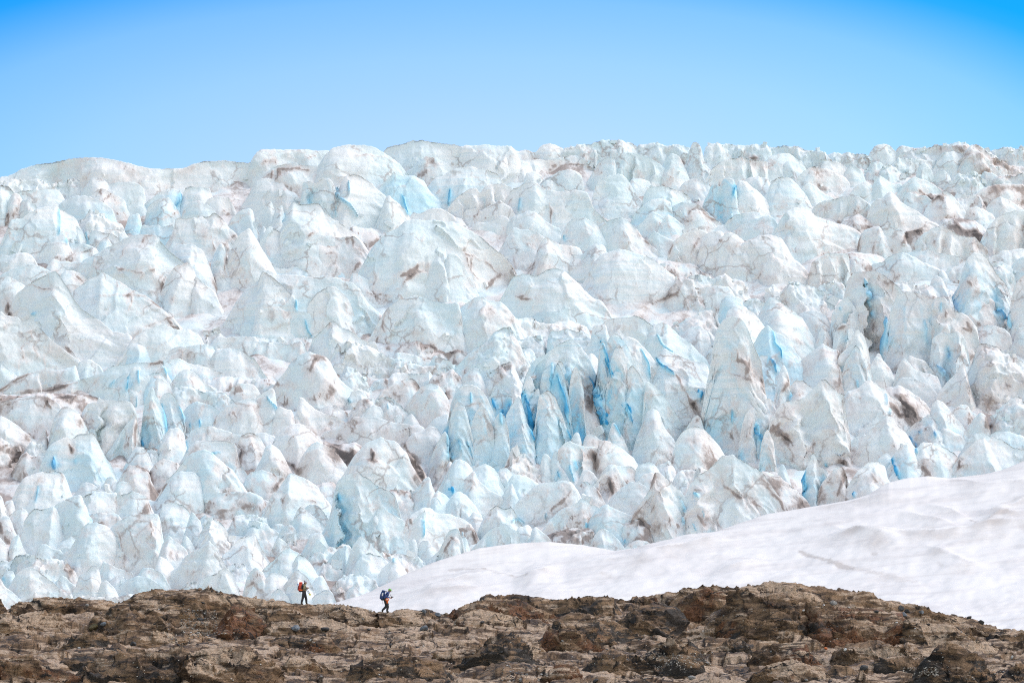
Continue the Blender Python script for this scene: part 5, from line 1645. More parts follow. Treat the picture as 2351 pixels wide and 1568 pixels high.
for amp, w, M in FOLDS:
    vl = np.interp(us, M[:, 0], M[:, 1])
    ln_ = 0.48 * (M[-1, 0] - M[0, 0])
    fade = sst(M[0, 0] - 5, M[0, 0] + ln_, us) * (1 if M[-1, 0] > 2330 else 1 - sst(M[-1, 0] - ln_, M[-1, 0] + 5, us))
    dv = VV - vl[None, :] + 2.0 * gn(np.stack([UU / 30, VV / 30, VV * 0], -1), 41)
    w = w * 1.4
    fold_shade = fold_shade + 0.55 * fade[None, :] * np.where(dv > 2, np.exp(-np.maximum(dv - 2, 0) / (0.8 * w)), 0) * (0.6 + 0.8 * gn(np.stack([UU / 55, VV / 18, VV * 0], -1), 43))  # grey shade below each fold lip, put into the snow colour
    dz += 1.5 * amp * fade[None, :] * np.where(dv > 0, np.exp(-np.maximum(dv, 0) / w), np.exp(np.minimum(dv, 0) / (0.3 * w)))
edge = sst(1.0, 0.9, ts)[:, None]
f1 = np.stack([UU / 90 + VV / 160, VV / 26 + UU / 260, VV * 0], -1)
dz += (0.42 * fbm(f1, 51, 3) + 0.035 * gn(f1 * 4.1, 55)) * (0.25 + 0.75 * edge)
dz *= 1 - sst(0.9, 1.0, ts)[:, None] * 0.9
Ps[..., 2] += dz
dirt_shade = fold_shade + 0.10 * fbm(f1 * 0.7, 61, 3) + 0.12 * np.maximum(0, fbm(f1 * 1.9, 63, 3))
for w, a_, M in SNOW_MARKS:
    ds = seg_dist(UU, VV, M)
    dirt_shade = dirt_shade + 0.8 * a_ * (1 - sst(0.1 * w, 1.6 * w, ds + 0.5 * w * gn(f1 * 6, 71) + 2 * gn(f1 * 14, 72))) ** 1.5
bk = 10
tb = np.linspace(0, 1, bk + 1)[1:]
Bk = Ps[-1][None] + np.stack([np.zeros((bk, len(us))), np.repeat(tb[:, None] * 16, len(us), 1), np.repeat((-(tb[:, None] ** 1.4)) * 9, len(us), 1)], -1)
Ps = np.concatenate([Ps, Bk], 0)
dirt_shade = np.concatenate([dirt_shade, np.zeros((bk, len(us)))], 0)
As = np.stack([dirt_shade, dirt_shade * 0, dirt_shade * 0, np.ones_like(dirt_shade)], -1)
me = mesh_np('snow_slope', Ps.reshape(-1, 3), grid_faces(*Ps.shape[:2]), As.reshape(-1, 4), SNOW)
link('snow_slope', me, kind='structure', label='smooth greyish white snow slope between the rock and the icefall')

# ------------------------------------------------------------------ the bedrock in front
bvh_V, bvh_F, bvh_n = [], [], 0
def keep_bvh(G):
    global bvh_n
    bvh_V.append(G.reshape(-1, 3))
    bvh_F.append(grid_faces(*G.shape[:2]) + bvh_n)
    bvh_n += G.shape[0] * G.shape[1]
RCOL = {'t': (0.50, 0.0, -0.15), 'r': (0.05, 0.62, 0.05), 'd': (0.0, 0.15, 0.45), 'g': (0.34, 0.0, 0.1), 'b': (0.16, 0.18, 0.05), 'o': (0.2, 0.25, 0.05)}
def worley(P, seed):
    F = np.floor(P).astype(np.int64)
    f1 = np.full(P.shape[:-1], 9.0)
    f2 = np.full(P.shape[:-1], 9.0)
    hh = np.zeros(P.shape[:-1])
    for i in (-1, 0, 1):
        for j in (-1, 0, 1):
            for k in (-1, 0, 1):
                h = hsh(F[..., 0] + i, F[..., 1] + j, F[..., 2] + k, seed)
                c = np.stack([(h & np.uint32(1023)) / 1023.0 + F[..., 0] + i, ((h >> np.uint32(10)) & np.uint32(1023)) / 1023.0 + F[..., 1] + j,
                              ((h >> np.uint32(20)) & np.uint32(1023)) / 1023.0 + F[..., 2] + k], -1)
                d = np.linalg.norm(P - c, axis=-1)
                n = d < f1
                f2 = np.where(n, f1, np.minimum(f2, d))
                hh = np.where(n, ((h >> np.uint32(5)) & np.uint32(255)) / 255.0, hh)
                f1 = np.where(n, d, f1)
    return f1, f2, hh
def rock_relief(X, seed):
    w_ = 0.25 * np.stack([gn(X / 1.1, seed + 21), gn(X / 1.1 + 9, seed + 22), gn(X / 1.1 + 19, seed + 23)], -1)
    Q = X + w_
    Q = np.stack([Q[..., 0] / 4.2, Q[..., 1] / 3.5, (Q[..., 2] + 0.22 * Q[..., 0]) / 1.15], -1)
    a1, a2, h1 = worley(Q, seed + 24)
    b1, b2, h2 = worley(Q * 2.3 + 5.5, seed + 25)
    blk = 0.26 * (h1 - 0.5) + 0.09 * (h2 - 0.5) - 0.24 * (1 - sst(0.0, 0.07, a2 - a1)) - 0.05 * (1 - sst(0.0, 0.10, b2 - b1))
    return blk + rock_relief0(X, seed)
def rock_relief0(X, seed):
    xw = X + 0.7 * np.stack([gn(X / 2.5, seed + 1), gn(X / 2.5 + 9, seed + 2), gn(X / 2.5 + 19, seed + 3)], -1)
    dip = xw * np.array([0.45, 0.6, 1.5]) + np.stack([xw[..., 2] * 0.3, 0 * xw[..., 2], xw[..., 0] * -0.25], -1)
    r = 0.34 * (0.4 - np.abs(gn(dip / 2.6, seed + 4))) + 0.24 * (0.4 - np.abs(gn(dip / 1.2, seed + 5))) + 0.12 * (0.4 - np.abs(gn(dip / 0.55, seed + 6)))
    Lz = (X[..., 2] + 0.20 * X[..., 0] + 0.35 * gn(X / 3.0, seed + 9) + 0.12 * gn(X / 0.8, seed + 10)) / 0.62
    fl = np.floor(Lz)
    hh = hsh(fl.astype(np.int64), fl.astype(np.int64) * 0, np.floor(X[..., 0] / 2.6 + 0.5 * gn(X / 2.0, seed + 11)).astype(np.int64), seed).astype(np.float32) / 4294967296.0
    r = r + 0.26 * hh * (1 - (Lz - fl)) + 0.10 * (hh - 0.5)
    r = r + 0.06 * gn(dip / 0.28, seed + 7) + 0.03 * gn(X / 0.14, seed + 8)
    return r
def rock_attr(G, X, c, seed, nzs=None):
    a = fbm(X / 3.5, seed + 31, 3)
    b = fbm(X / 3.0, seed + 32, 3)
    e = fbm(X / 2.4, seed + 33, 3)
    t_, r_, k_ = RCOL[c]
    ta, ra, ka = t_ + 0.5 * a, r_ + 0.6 * b, k_ + 0.5 * e
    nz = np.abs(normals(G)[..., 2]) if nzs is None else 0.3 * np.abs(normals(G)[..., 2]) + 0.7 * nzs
    up = sst(0.42, 0.9, nz + 0.18 * gn(X / 1.5, seed + 35))                  # lit tops painted in: upward faces paler, steep faces darker
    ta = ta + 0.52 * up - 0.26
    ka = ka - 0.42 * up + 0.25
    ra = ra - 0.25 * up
    return np.stack([ta, ra, ka, np.ones_like(a)], -1)
rocks = []
for ln in ROCK_DATA.strip().splitlines():
    if ln[0] == '=':
        fn = tile_fn(ln[1:])
        continue
    head, p = ln.split(';')
    vb, c = head.split()
    rocks.append((pts(p, fn), fn(0, float(vb))[1], c))
rsky = np.full(2600, 1470.0)
for P, vb, c in rocks:
    Pc = clean(P)
    a, b = int(max(Pc[0, 0], 0)), int(min(Pc[-1, 0], 2599))
    rsky[a:b] = np.minimum(rsky[a:b], np.interp(np.arange(a, b), Pc[:, 0], Pc[:, 1]))
cu = np.r_[np.linspace(-2500, -160, 40), np.arange(-150, 2500, 3.4), np.linspace(2520, 4800, 40)]
rv = np.r_[np.r_[np.arange(1720, 1600, -4.0), np.arange(1600, 1330, -1.8)]]
rs = np.interp(np.clip(cu, 0, 2350), np.arange(2600), rsky)
rs = np.convolve(np.pad(rs, 20, 'edge'), np.ones(41) / 41, 'valid') + 16
U, V = np.meshgrid(cu, rv)
VE = np.maximum(V, rs[None, :])
Pr = at(U, V, Yrock(V))
Pr[..., 2] = Yrock(VE) * slope(VE) - 0.02 * np.maximum(0, VE - V)
front = np.stack([Pr[0, :, 0] * 0.0 + cu * 0.06, np.full(len(cu), 8.0), np.full(len(cu), -2.0)], -1)[None]
fr = [Pr[0:1] * (1 - k) + front * k for k in (1.0, 0.8, 0.6, 0.4, 0.2)]
rel = rock_relief(Pr, 400)
far = Pr[-1:].copy()
far[..., 1] += 60
far[..., 2] = 1.0
Pr[..., 2] += 0.9 * rel + 0.9 * fbm(Pr / 4.0, 405, 2)
Pr[..., 1] -= 0.8 * rel
Pr = np.concatenate(fr + [Pr, far], 0)
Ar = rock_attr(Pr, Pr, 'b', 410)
me = mesh_np('rock_ground', Pr.reshape(-1, 3), grid_faces(*Pr.shape[:2]), Ar.reshape(-1, 4), ROCK)
ground = link('rock_ground', me, kind='structure', label='bare brown bedrock across the foreground')
keep_bvh(Pr)
RN = 0
for i, (P, vb, c) in enumerate(rocks):
    big = (vb - P[:, 1].min()) > 60
    G, T, I = ridge(P, vb, Yrock, 1.7, 0.6, 900 + i * 5, sp=2.1, end=1.2, back=1.6, cnoise=1.6, fan=0.1, bury=0.1, yawk=0.5, flare=1.6, emax=170, arete=(0.5, 1.4))
    N = normals(G)
    X = G * 1.0
    S = max(I['H'], 0.5)
    rel = rock_relief(X, 500 + (i % 7) * 40)
    lump = 0.22 * S * gn(X / (0.9 * S), 700 + i) + 0.12 * S * (0.4 - np.abs(gn(X / (0.45 * S), 730 + i)))
    tp = 0.35 + 0.65 * sst(0.0, 0.16, np.abs(T))
    G = G + N * ((rel * min(1, 0.45 + 0.3 * S) + lump) * tp)[..., None]
    keep_bvh(G)
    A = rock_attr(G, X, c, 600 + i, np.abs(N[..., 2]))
    loc = np.array([at(I['xm'], vb, I['Yf'])[0], I['Yf'], I['zf']])
    RN += G.shape[0] * G.shape[1]
    link('rock_outcrop', mesh_np('rock_outcrop', (G - loc).reshape(-1, 3), grid_faces(*G.shape[:2]), A.reshape(-1, 4), ROCK), parent=ground, loc=loc)
print('rock verts', RN)
BVH = BVHTree.FromPolygons([tuple(p) for p in np.concatenate(bvh_V)], [tuple(f) for f in np.concatenate(bvh_F)], all_triangles=False)
def on_rock(u, v):
    d = Vector(at(u, v, 100.0)).normalized()
    hit = BVH.ray_cast(Vector((0, 0, 0)), d)
    return hit[0], hit[1]
# wide low terrain under everything
g = np.array([[-2500, -300, -6], [2500, -300, -6], [2500, 3000, -6], [-2500, 3000, -6]], float)
link('terrain', mesh_np('terrain', g, np.array([[0, 1, 2, 3]]), np.array([[0.2, 0.1, 0.1, 1]] * 4), ROCK), kind='structure')
# ------------------------------------------------------------------ loose stones lying on the rock
def stone_mesh(name, seed, flat=0.7, n=11):
    rng = np.random.default_rng(seed)
    a, b = np.meshgrid(np.linspace(0, 2 * math.pi, n + 1), np.linspace(0, math.pi, n // 2 + 2))
    D = np.stack([np.cos(a) * np.sin(b), np.sin(a) * np.sin(b), np.cos(b)], -1)
    r = np.ones(a.shape)
    for k in range(9):
        v = rng.normal(size=3)
        v /= np.linalg.norm(v)
        r = np.minimum(r, rng.uniform(0.55, 0.85) / np.maximum(D @ v, 0.05))
    D = D * r[..., None] * np.array([0.5, 0.5, 0.5 * flat])
    me = mesh_np(name, D.reshape(-1, 3), grid_faces(*a.shape)[:, ::-1])
    me.polygons.foreach_set('use_smooth', np.zeros(len(me.polygons), dtype=bool))
    return me
def stone_mat(name, col):
    s = NT(name)
    n = s.noise(9.0, 5, 0.7)
    s.put(s.b.inputs['Base Color'], s.mix(s.ramp(n, 0.3, 0.7), tuple(x * 0.6 for x in col), tuple(min(1, x * 1.35) for x in col)))
    s.put(s.b.inputs['Roughness'], 0.8)
    s.put(s.b.inputs['Normal'], s.bump(n, 0.6, 0.05))
    return s.m
SM = {'dark': stone_mat('dark_stone', (0.040, 0.038, 0.038)), 'grey': stone_mat('grey_stone', (0.22, 0.21, 0.20)), 'tan': stone_mat('tan_stone', (0.40, 0.31, 0.22)),
      'brown': stone_mat('brown_stone', (0.17, 0.105, 0.065)), 'pale': stone_mat('pale_stone', (0.55, 0.52, 0.49)), 'olive': stone_mat('olive_stone', (0.14, 0.105, 0.045)),
      'orange': stone_mat('orange_stone', (0.50, 0.13, 0.035)), 'blue': stone_mat('blue_grey_stone', (0.13, 0.145, 0.165))}
R1f, R2f, R3f = tile_fn('R1'), tile_fn('R2'), tile_fn('R3')
BIG = [(R1f, 1377, 122, 36, 'brown', 'brown angular boulder perched on the crest of the left rock mound'),
       (R1f, 1460, 137, 17, 'dark', 'small dark boulder on the crest just right of the brown perched boulder'),
       (R1f, 1497, 138, 19, 'blue', 'blue grey boulder on the crest, second one right of the brown perched boulder'),
       (R1f, 713, 358, 44, 'blue', 'blue grey angular boulder at the left foot of the dark rock wall'),
       (R1f, 648, 375, 84, 'olive', 'olive brown rounded boulder left of the blue grey angular one'),
       (R1f, 918, 495, 58, 'dark', 'black boulder lying in the hollow below the left mound'),
       (R1f, 1380, 326, 46, 'dark', 'flat dark slab stone beside the gravel patch on the left mound'),
       (R1f, 2030, 385, 70, 'blue', 'dark grey block lying below the first hiker'),
       (R1f, 2240, 390, 60, 'dark', 'dark flat boulder lying between the two hikers, lower on the rock'),
       (R2f, 198, 250, 30, 'pale', 'pale round boulder on the crest just left of the second hiker'),
       (R2f, 190, 397, 26, 'dark', 'small black boulder on the slope below the second hiker'),
       (R2f, 342, 506, 40, 'dark', 'dark boulder resting on the tan rock low in the middle'),
       (R2f, 570, 386, 62, 'blue', 'square blue grey block in the rock below and right of the second hiker'),
       (R2f, 570, 272, 40, 'blue', 'blue grey boulder on the crest right of the second hiker'),
       (R2f, 665, 295, 44, 'blue', 'jumbled grey stone in the dip of the crest right of the second hiker'),
       (R2f, 740, 755, 36, 'dark', 'dark stone at the bottom edge left of the middle'),
       (R2f, 1755, 750, 46, 'dark', 'dark boulder at the bottom edge right of the middle'),
       (R2f, 1240, 745, 40, 'grey', 'grey rounded stone at the bottom edge in the middle'),
       (R3f, 210, 75, 15, 'brown', 'tiny brown stone on the crest of the red brown outcrop'),
       (R3f, 455, 84, 24, 'brown', 'brown stone standing up on the crest between the two rusty outcrops'),
       (R3f, 1500, 248, 56, 'dark', 'black boulder, upper one of the cluster on the right rock slope'),
       (R3f, 1522, 292, 52, 'blue', 'blue grey boulder, lowest of the cluster on the right rock slope'),
       (R3f, 1542, 270, 46, 'dark', 'dark boulder on the right side of the cluster on the right slope'),
       (R3f, 1645, 277, 38, 'blue', 'dark blue grey boulder alone right of the cluster'),
       (R3f, 1335, 273, 32, 'dark', 'dark stone lying on the ledge left of the cluster'),
       (R3f, 1690, 234, 14, 'dark', 'tiny black stone on the skyline above the right slope'),
       (R3f, 1977, 312, 42, 'dark', 'black boulder on the edge of the rock against the snow, left of the larger one'),
       (R3f, 2055, 330, 56, 'dark', 'larger black boulder on the edge of the rock against the snow at far right'),
       (R3f, 1040, 214, 54, 'grey', 'flat light grey boulder on the rusty rock slope at right'),
       (R3f, 835, 266, 22, 'pale', 'small pale stone on the left part of the rusty rock slope'),
       (R3f, 973, 231, 17, 'pale', 'small white stone left of the flat light grey boulder'),
       (R3f, 1148, 246, 15, 'pale', 'small white stone right of the flat light grey boulder'),
       (R3f, 985, 528, 28, 'orange', 'orange red flat stone on the tan rock at lower right'),
       (R3f, 1125, 535, 34, 'pale', 'whitish stone right of the orange red flat stone'),
       (R3f, 1245, 655, 62, 'dark', 'black pointed boulder near the bottom right of the rock'),
       (R3f, 65, 728, 56, 'grey', 'grey flat boulder at the bottom edge right of centre'),
       (R3f, 2270, 588, 26, 'pale', 'pale stone at the right edge below the tan rock'),
       (R3f, 170, 627, 30, 'grey', 'light grey stone on the dark rock right of centre')]
def place(o, u, v, size, rng, sink=0.25):
    hit, nr = on_rock(u, v)
    if hit is None or hit.y > 260:
        return False
    s = size / (FPX / hit.y)
    o.location = hit + Vector((0, 0, s * (0.5 - sink) * 0.55))
    o.rotation_euler = (rng.uniform(-0.4, 0.4), rng.uniform(-0.4, 0.4), rng.uniform(0, 6.28))
    o.scale = (s, s * rng.uniform(0.8, 1.0), s * rng.uniform(0.75, 1.0))
    return True
rng = random.Random(7)
for k, (f_, x, y, w, m, lab) in enumerate(BIG):
    u, v = f_(x, y + 0.30 * w)
    me = stone_mesh('boulder', 50 + k, 0.8, 14)
    me.materials.append(SM[m])
    o = bpy.data.objects.new('boulder', me)
    for dv in range(0, 14, 2):
        if place(o, u, v + dv, w / 3.0 * 1.12, rng):
            break
    o['label'], o['category'] = lab, 'boulder'
    COL.objects.link(o)
PROTO = {m: [stone_mesh('stone', 200 + 10 * i + j, 0.7, 8) for j in range(4)] for i, m in enumerate(SM)}
for m in PROTO:
    for me in PROTO[m]:
        me.materials.append(SM[m])
PATCH = [(R1f, 1250, 1500, 260, 480, 60), (R1f, 1150, 1700, 420, 500, 26), (R2f, 1080, 1420, 650, 765, 50), (R1f, 0, 2351, 220, 760, 50), (R2f, 0, 2351, 330, 760, 60),
         (R3f, 0, 2351, 240, 760, 60), (R3f, 1520, 1760, 660, 720, 22), (R3f, 0, 260, 560, 760, 24), (R2f, 2150, 2351, 560, 680, 22)]
PLACES = ['in the gravel patch on the left rock mound', 'in the hollow at the foot of the left mound', 'in the gravel at the bottom middle of the rock',
          'on the left third of the rock', 'on the middle third of the rock', 'on the right third of the rock', 'beside the tan rock at the lower right',
          'on the dark rock at the bottom, right of the middle', 'in the cleft left of the big right outcrop']
cnt = 0
for (f_, xa, xb, ya, yb, n), where in zip(PATCH, PLACES):
    for k in range(n):
        u, v = f_(rng.uniform(xa, xb), rng.uniform(ya, yb))
        m = rng.choice(['grey', 'grey', 'pale', 'tan', 'dark'])
        w = min(14.0, 3.2 * math.exp(abs(rng.gauss(0, 0.55))))
        o = bpy.data.objects.new('stone', rng.choice(PROTO[m]))
        if place(o, u, v, w, rng) and cnt < 290:
            o['label'], o['category'], o['group'] = 'small %s loose stone %s' % (m, where), 'stone', 'small loose stones on the rock'
            COL.objects.link(o)
            cnt += 1
# gravel: too fine and too many to count
gV, gF, gn_ = [], [], 0
base = np.array([[-.5, -.4, -.3], [.5, -.45, -.3], [.4, .5, -.3], [-.45, .4, -.3], [-.3, -.3, .3], [.35, -.25, .25], [.25, .3, .3], [-.3, .25, .28]])
bf = np.array([[0, 3, 2, 1], [4, 5, 6, 7], [0, 1, 5, 4], [1, 2, 6, 5], [2, 3, 7, 6], [3, 0, 4, 7]])
for f_, xa, xb, ya, yb, n in PATCH:
    for k in range(n * (14 if n < 50 or xb - xa < 600 else 9)):
        u, v = f_(rng.uniform(xa, xb), rng.uniform(ya, yb))
        hit, nr = on_rock(u, v)
        if hit is None or hit.y > 260 or nr.z < 0.25:
            continue
        s = rng.uniform(0.025, 0.085)
        c_, s_ = math.cos(k), math.sin(k)
        B = base * s * np.array([1, rng.uniform(0.7, 1), rng.uniform(0.6, 1)])
        B = np.stack([B[:, 0] * c_ - B[:, 1] * s_, B[:, 0] * s_ + B[:, 1] * c_, B[:, 2]], -1) + np.array(hit)
        gV.append(B)
        gF.append(bf + gn_)
        gn_ += 8
gm = NT('gravel')
gi = gm.new('ShaderNodeNewGeometry').outputs['Random Per Island']
gm.put(gm.b.inputs['Base Color'], gm.mix(gm.ramp(gi, 0.1, 0.9), (0.12, 0.10, 0.08), (0.5, 0.45, 0.39)))
gm.put(gm.b.inputs['Roughness'], 0.85)
me = mesh_np('gravel', np.concatenate(gV), np.concatenate(gF), None, gm.m)
me.polygons.foreach_set('use_smooth', np.zeros(len(me.polygons), dtype=bool))
link('gravel', me, kind='stuff', label='fine grey and tan gravel strewn in the hollows of the rock')

# ------------------------------------------------------------------ the two hikers
def skin(name, V, E, rad, parent=None, mats=(), matfn=None, sub=2):
    me = bpy.data.meshes.new(name + '_bones')
    me.from_pydata([Vector(v) for v in V], E, [])
    o = bpy.data.objects.new(name + '_bones', me)
    COL.objects.link(o)
    md = o.modifiers.new('skin', 'SKIN')
    md.use_smooth_shade = True
    for d, r in zip(me.skin_vertices[0].data, rad):
        d.radius = (r, r) if not isinstance(r, tuple) else r
    me.skin_vertices[0].data[0].use_root = True
    ss = o.modifiers.new('sub', 'SUBSURF')
    ss.levels = ss.render_levels = sub
    dg = bpy.context.evaluated_depsgraph_get()
    nm = bpy.data.meshes.new_from_object(o.evaluated_get(dg))
    nm.name = name
    bpy.data.objects.remove(o)
    nm.materials.clear()
    for m in mats:
        nm.materials.append(m)
    if matfn:
        for pl in nm.polygons:
            pl.material_index = matfn(pl.center)
    nm.polygons.foreach_set('use_smooth', np.ones(len(nm.polygons), dtype=bool))
    return link(name, nm, parent)
def merge(name, objs, parent=None):
    """several meshes as one mesh object"""
    V, F, MI, mats = [], [], [], []
    n = 0
    for o in objs:
        me = o.data
        co = np.empty(len(me.vertices) * 3)
        me.vertices.foreach_get('co', co)
        V.append(co.reshape(-1, 3))
        mp = []
        for m in me.materials:
            if m not in mats:
                mats.append(m)
            mp.append(mats.index(m))
        for p_ in me.polygons:
            F.append([i + n for i in p_.vertices])
            MI.append(mp[p_.material_index] if mp else 0)
        n += len(me.vertices)
        bpy.data.objects.remove(o)
    nm = bpy.data.meshes.new(name)
    nm.from_pydata([tuple(v) for v in np.concatenate(V)], [], F)
    for m in mats:
        nm.materials.append(m)
    nm.polygons.foreach_set('material_index', MI)
    nm.polygons.foreach_set('use_smooth', np.ones(len(F), dtype=bool))
    return link(name, nm, parent)
def blob(name, c, r, mat, seed=0, parent=None, n=14, box=2.0, rot=0.0):
    """rounded superellipsoid"""
    a, b = np.meshgrid(np.linspace(0, 2 * math.pi, n + 1), np.linspace(0, math.pi, n // 2 + 1))
    sp = lambda x: np.sign(x) * np.abs(x) ** (2.0 / box)
    P = np.stack([sp(np.cos(a)) * sp(np.sin(b)), sp(np.sin(a)) * sp(np.sin(b)), sp(np.cos(b))], -1) * np.array(r)
    cr_, sr_ = math.cos(rot), math.sin(rot)
    P = np.stack([P[..., 0] * cr_ + P[..., 2] * sr_, P[..., 1], -P[..., 0] * sr_ + P[..., 2] * cr_], -1) + np.array(c)
    return link(name, mesh_np(name, P.reshape(-1, 3), grid_faces(*a.shape)[:, ::-1], None, mat), parent)
def tube(name, P, r, mat, parent=None, n=8):
    P = [Vector(p) for p in P]
    V = []
    for i, p in enumerate(P):
        d = (P[min(i + 1, len(P) - 1)] - P[max(i - 1, 0)]).normalized()
        x = d.cross(Vector((0.3, 1, 0.1))).normalized()
        y = d.cross(x)
        rr = r[i] if isinstance(r, (list, tuple)) else r
        V.append([p + (x * math.cos(k * 2 * math.pi / n) + y * math.sin(k * 2 * math.pi / n)) * rr for k in range(n + 1)])
    V = np.array([[list(q) for q in row] for row in V])
    return link(name, mesh_np(name, V.reshape(-1, 3), grid_faces(*V.shape[:2]), None, mat), parent)
SKIN_M = plain('skin', (0.50, 0.30, 0.21))
BLACK = plain('black_cloth', (0.018, 0.019, 0.026))
BOOT = plain('boot_leather', (0.03, 0.026, 0.022))
OLIVE = plain('olive_shirt', (0.27, 0.225, 0.13))
NAVY = plain('navy_jacket', (0.055, 0.10, 0.29))
RED = plain('red_pack_cloth', (0.72, 0.085, 0.045))
DRED = plain('dark_red_cloth', (0.10, 0.018, 0.022))
ORNG = plain('orange_cloth', (0.85, 0.16, 0.02))
BLUEP = plain('blue_pack_cloth', (0.025, 0.065, 0.20))
CYAN = plain('bright_blue_mat', (0.03, 0.16, 0.55))
GREEN = plain('green_cap_cloth', (0.12, 0.48, 0.04))
LILAC = plain('grey_lilac_wool', (0.34, 0.31, 0.38))
HAIRD = plain('dark_hair', (0.03, 0.02, 0.015))
HAIRB = plain('blond_hair', (0.42, 0.29, 0.12))
METAL = plain('pole_metal', (0.10, 0.10, 0.105), 0.4)
YEL = plain('yellow_plastic', (0.65, 0.55, 0.03))
WHITE = plain('white_print', (0.8, 0.8, 0.8))
def hand(prefix, w, d, mat, curl=0.5):
    """palm with five separate bent fingers; w wrist, d pointing direction"""
    w, d = Vector(w), Vector(d).normalized()
    side = d.cross(Vector((0, 0, 1))).normalized()
    up = side.cross(d)
    obs = [tube('palm', [w - d * 0.02, w + d * 0.03, w + d * 0.085], [0.026, 0.040, 0.036], mat)]
    for k, (off, ln_) in enumerate(((-0.030, 0.070), (-0.010, 0.080), (0.010, 0.075), (0.029, 0.058))):
        b = w + d * 0.075 + side * off
        m1 = b + d * ln_ * 0.5 - up * ln_ * 0.15 * curl
        e = m1 + (d * (1 - curl * 0.7) - up * curl).normalized() * ln_ * 0.5
        obs.append(tube('finger', [b, m1, e], [0.0105, 0.0098, 0.007], mat))
    b = w + d * 0.02 - side * 0.03
    obs.append(tube('finger', [b, b + (d * 0.6 - side * 0.8).normalized() * 0.035, b + (d * 0.9 - side * 0.5 - up * 0.3 * curl).normalized() * 0.065], [0.013, 0.012, 0.008], mat))
    return obs
def person(u, v, J, rad, top, trouser, label, group='hikers on the rock crest'):
    """J: named joints in metres, x forward (to the right in the picture), y to the left of the body (away from the viewer), z up"""
    hit = None
    for dv in np.arange(0, 16, 1.0):
        hit, nr = on_rock(u, v + dv)
        if hit is not None and hit.y < 260:
            break
    root = bpy.data.objects.new('person', None)
    root.location = hit + Vector((0, 0.05, 0.0))
    COL.objects.link(root)
    root['label'], root['category'], root['group'] = label, 'person', group
    return root
ORDER = ['pelvis', 'waist', 'chest', 'neck', 'skull', 'crown', 'hipR', 'kneeR', 'ankR', 'toeR', 'hipL', 'kneeL', 'ankL', 'toeL', 'shR', 'elR', 'wrR', 'shL', 'elL', 'wrL']
EDGES = [(0, 1), (1, 2), (2, 3), (3, 4), (4, 5), (0, 6), (6, 7), (7, 8), (8, 9), (0, 10), (10, 11), (11, 12), (12, 13), (2, 14), (14, 15), (15, 16), (2, 17), (17, 18), (18, 19)]
RAD = [(0.18, 0.155), (0.165, 0.15), (0.195, 0.155), 0.068, 0.105, 0.085, 0.135, 0.098, 0.075, 0.060, 0.135, 0.098, 0.075, 0.060, 0.088, 0.066, 0.040, 0.088, 0.066, 0.040]
def body(root, J, top_m, leg_m, sleeve=True):
    V = [J[k] for k in ORDER]
    zn, zw = J['neck'][2], J['pelvis'][2] + 0.02
    za = 0.13
    def mf(c):
        best, bi = 1e9, 0
        for i, (a, b) in enumerate(EDGES):
            A, B = Vector(V[a]), Vector(V[b])
            t = max(0, min(1, (c - A).dot(B - A) / max((B - A).length_squared, 1e-9)))
            dd = (c - A - (B - A) * t).length - 0.6 * (RAD[a][0] if isinstance(RAD[a], tuple) else RAD[a])
            if dd < best:
                best, bi = dd, i
        if bi in (3, 4):
            return 0
        if bi in (5, 6, 9, 10):
            return 2
        if bi in (7, 8, 11, 12):
            return 3 if c.z < min(V[8][2], V[12][2]) + 0.10 or bi in (8, 12) else 2
        return 1
    b = skin('body', V, EDGES, RAD, None, (SKIN_M, top_m, leg_m, BOOT), mf)
    parts = [b]
    for s_ in ('R', 'L'):
        w, e = Vector(J['wr' + s_]), Vector(J['el' + s_])
        parts += hand('hand', w, (w - e) + Vector(J.get('hd' + s_, (0, 0, 0))), SKIN_M, J.get('curl', 0.7))
    sk, nk = Vector(J['skull']), Vector(J['face']).normalized()
    sidev = Vector((0, 1, 0))
    parts.append(blob('nose', sk + nk * 0.108 + Vector((0, 0, -0.005)), (0.020, 0.013, 0.022), SKIN_M, n=8))
    for y_ in (-1, 1):
        parts.append(blob('ear', sk + sidev * y_ * 0.085 + Vector((-0.005, 0, 0.0)), (0.018, 0.010, 0.030), SKIN_M, n=8))
        parts.append(blob('eye', sk + nk * 0.088 + sidev * y_ * 0.034 + Vector((0, 0, 0.022)), (0.010, 0.014, 0.010), BLACK, n=8))
    parts.append(blob('mouth', sk + nk * 0.090 + Vector((0, 0, -0.045)), (0.010, 0.024, 0.006), DRED, n=8))
    return merge('body', parts, root)

# first hiker: grey wool hat, olive shirt, black trousers, red pack
J1 = dict(pelvis=(0.02, 0, 0.92), waist=(0.03, 0, 1.08), chest=(0.05, 0, 1.32), neck=(0.09, 0, 1.47), skull=(0.13, 0, 1.58), crown=(0.12, 0, 1.67), face=(1, -0.25, -0.12),
          hipR=(0.02, -0.10, 0.87), kneeR=(-0.06, -0.10, 0.48), ankR=(-0.16, -0.10, 0.09), toeR=(-0.03, -0.11, 0.04),
          hipL=(0.03, 0.10, 0.87), kneeL=(0.17, 0.10, 0.48), ankL=(0.20, 0.10, 0.09), toeL=(0.33, 0.11, 0.04),
          shR=(0.04, -0.19, 1.40), elR=(0.06, -0.24, 1.12), wrR=(0.24, -0.14, 1.22), shL=(0.06, 0.19, 1.40), elL=(0.10, 0.24, 1.12), wrL=(0.27, 0.12, 1.20), curl=1.0)
h1 = person(697, 1387, J1, None, None, None, 'hiker in grey wool hat, olive shirt and black trousers walking with a red backpack')
body(h1, J1, OLIVE, BLACK)
blob('hat', (0.115, 0, 1.655), (0.112, 0.104, 0.078), LILAC, parent=h1)
blob('hat_bobble', (0.035, 0, 1.735), (0.042, 0.042, 0.042), HAIRD, parent=h1)
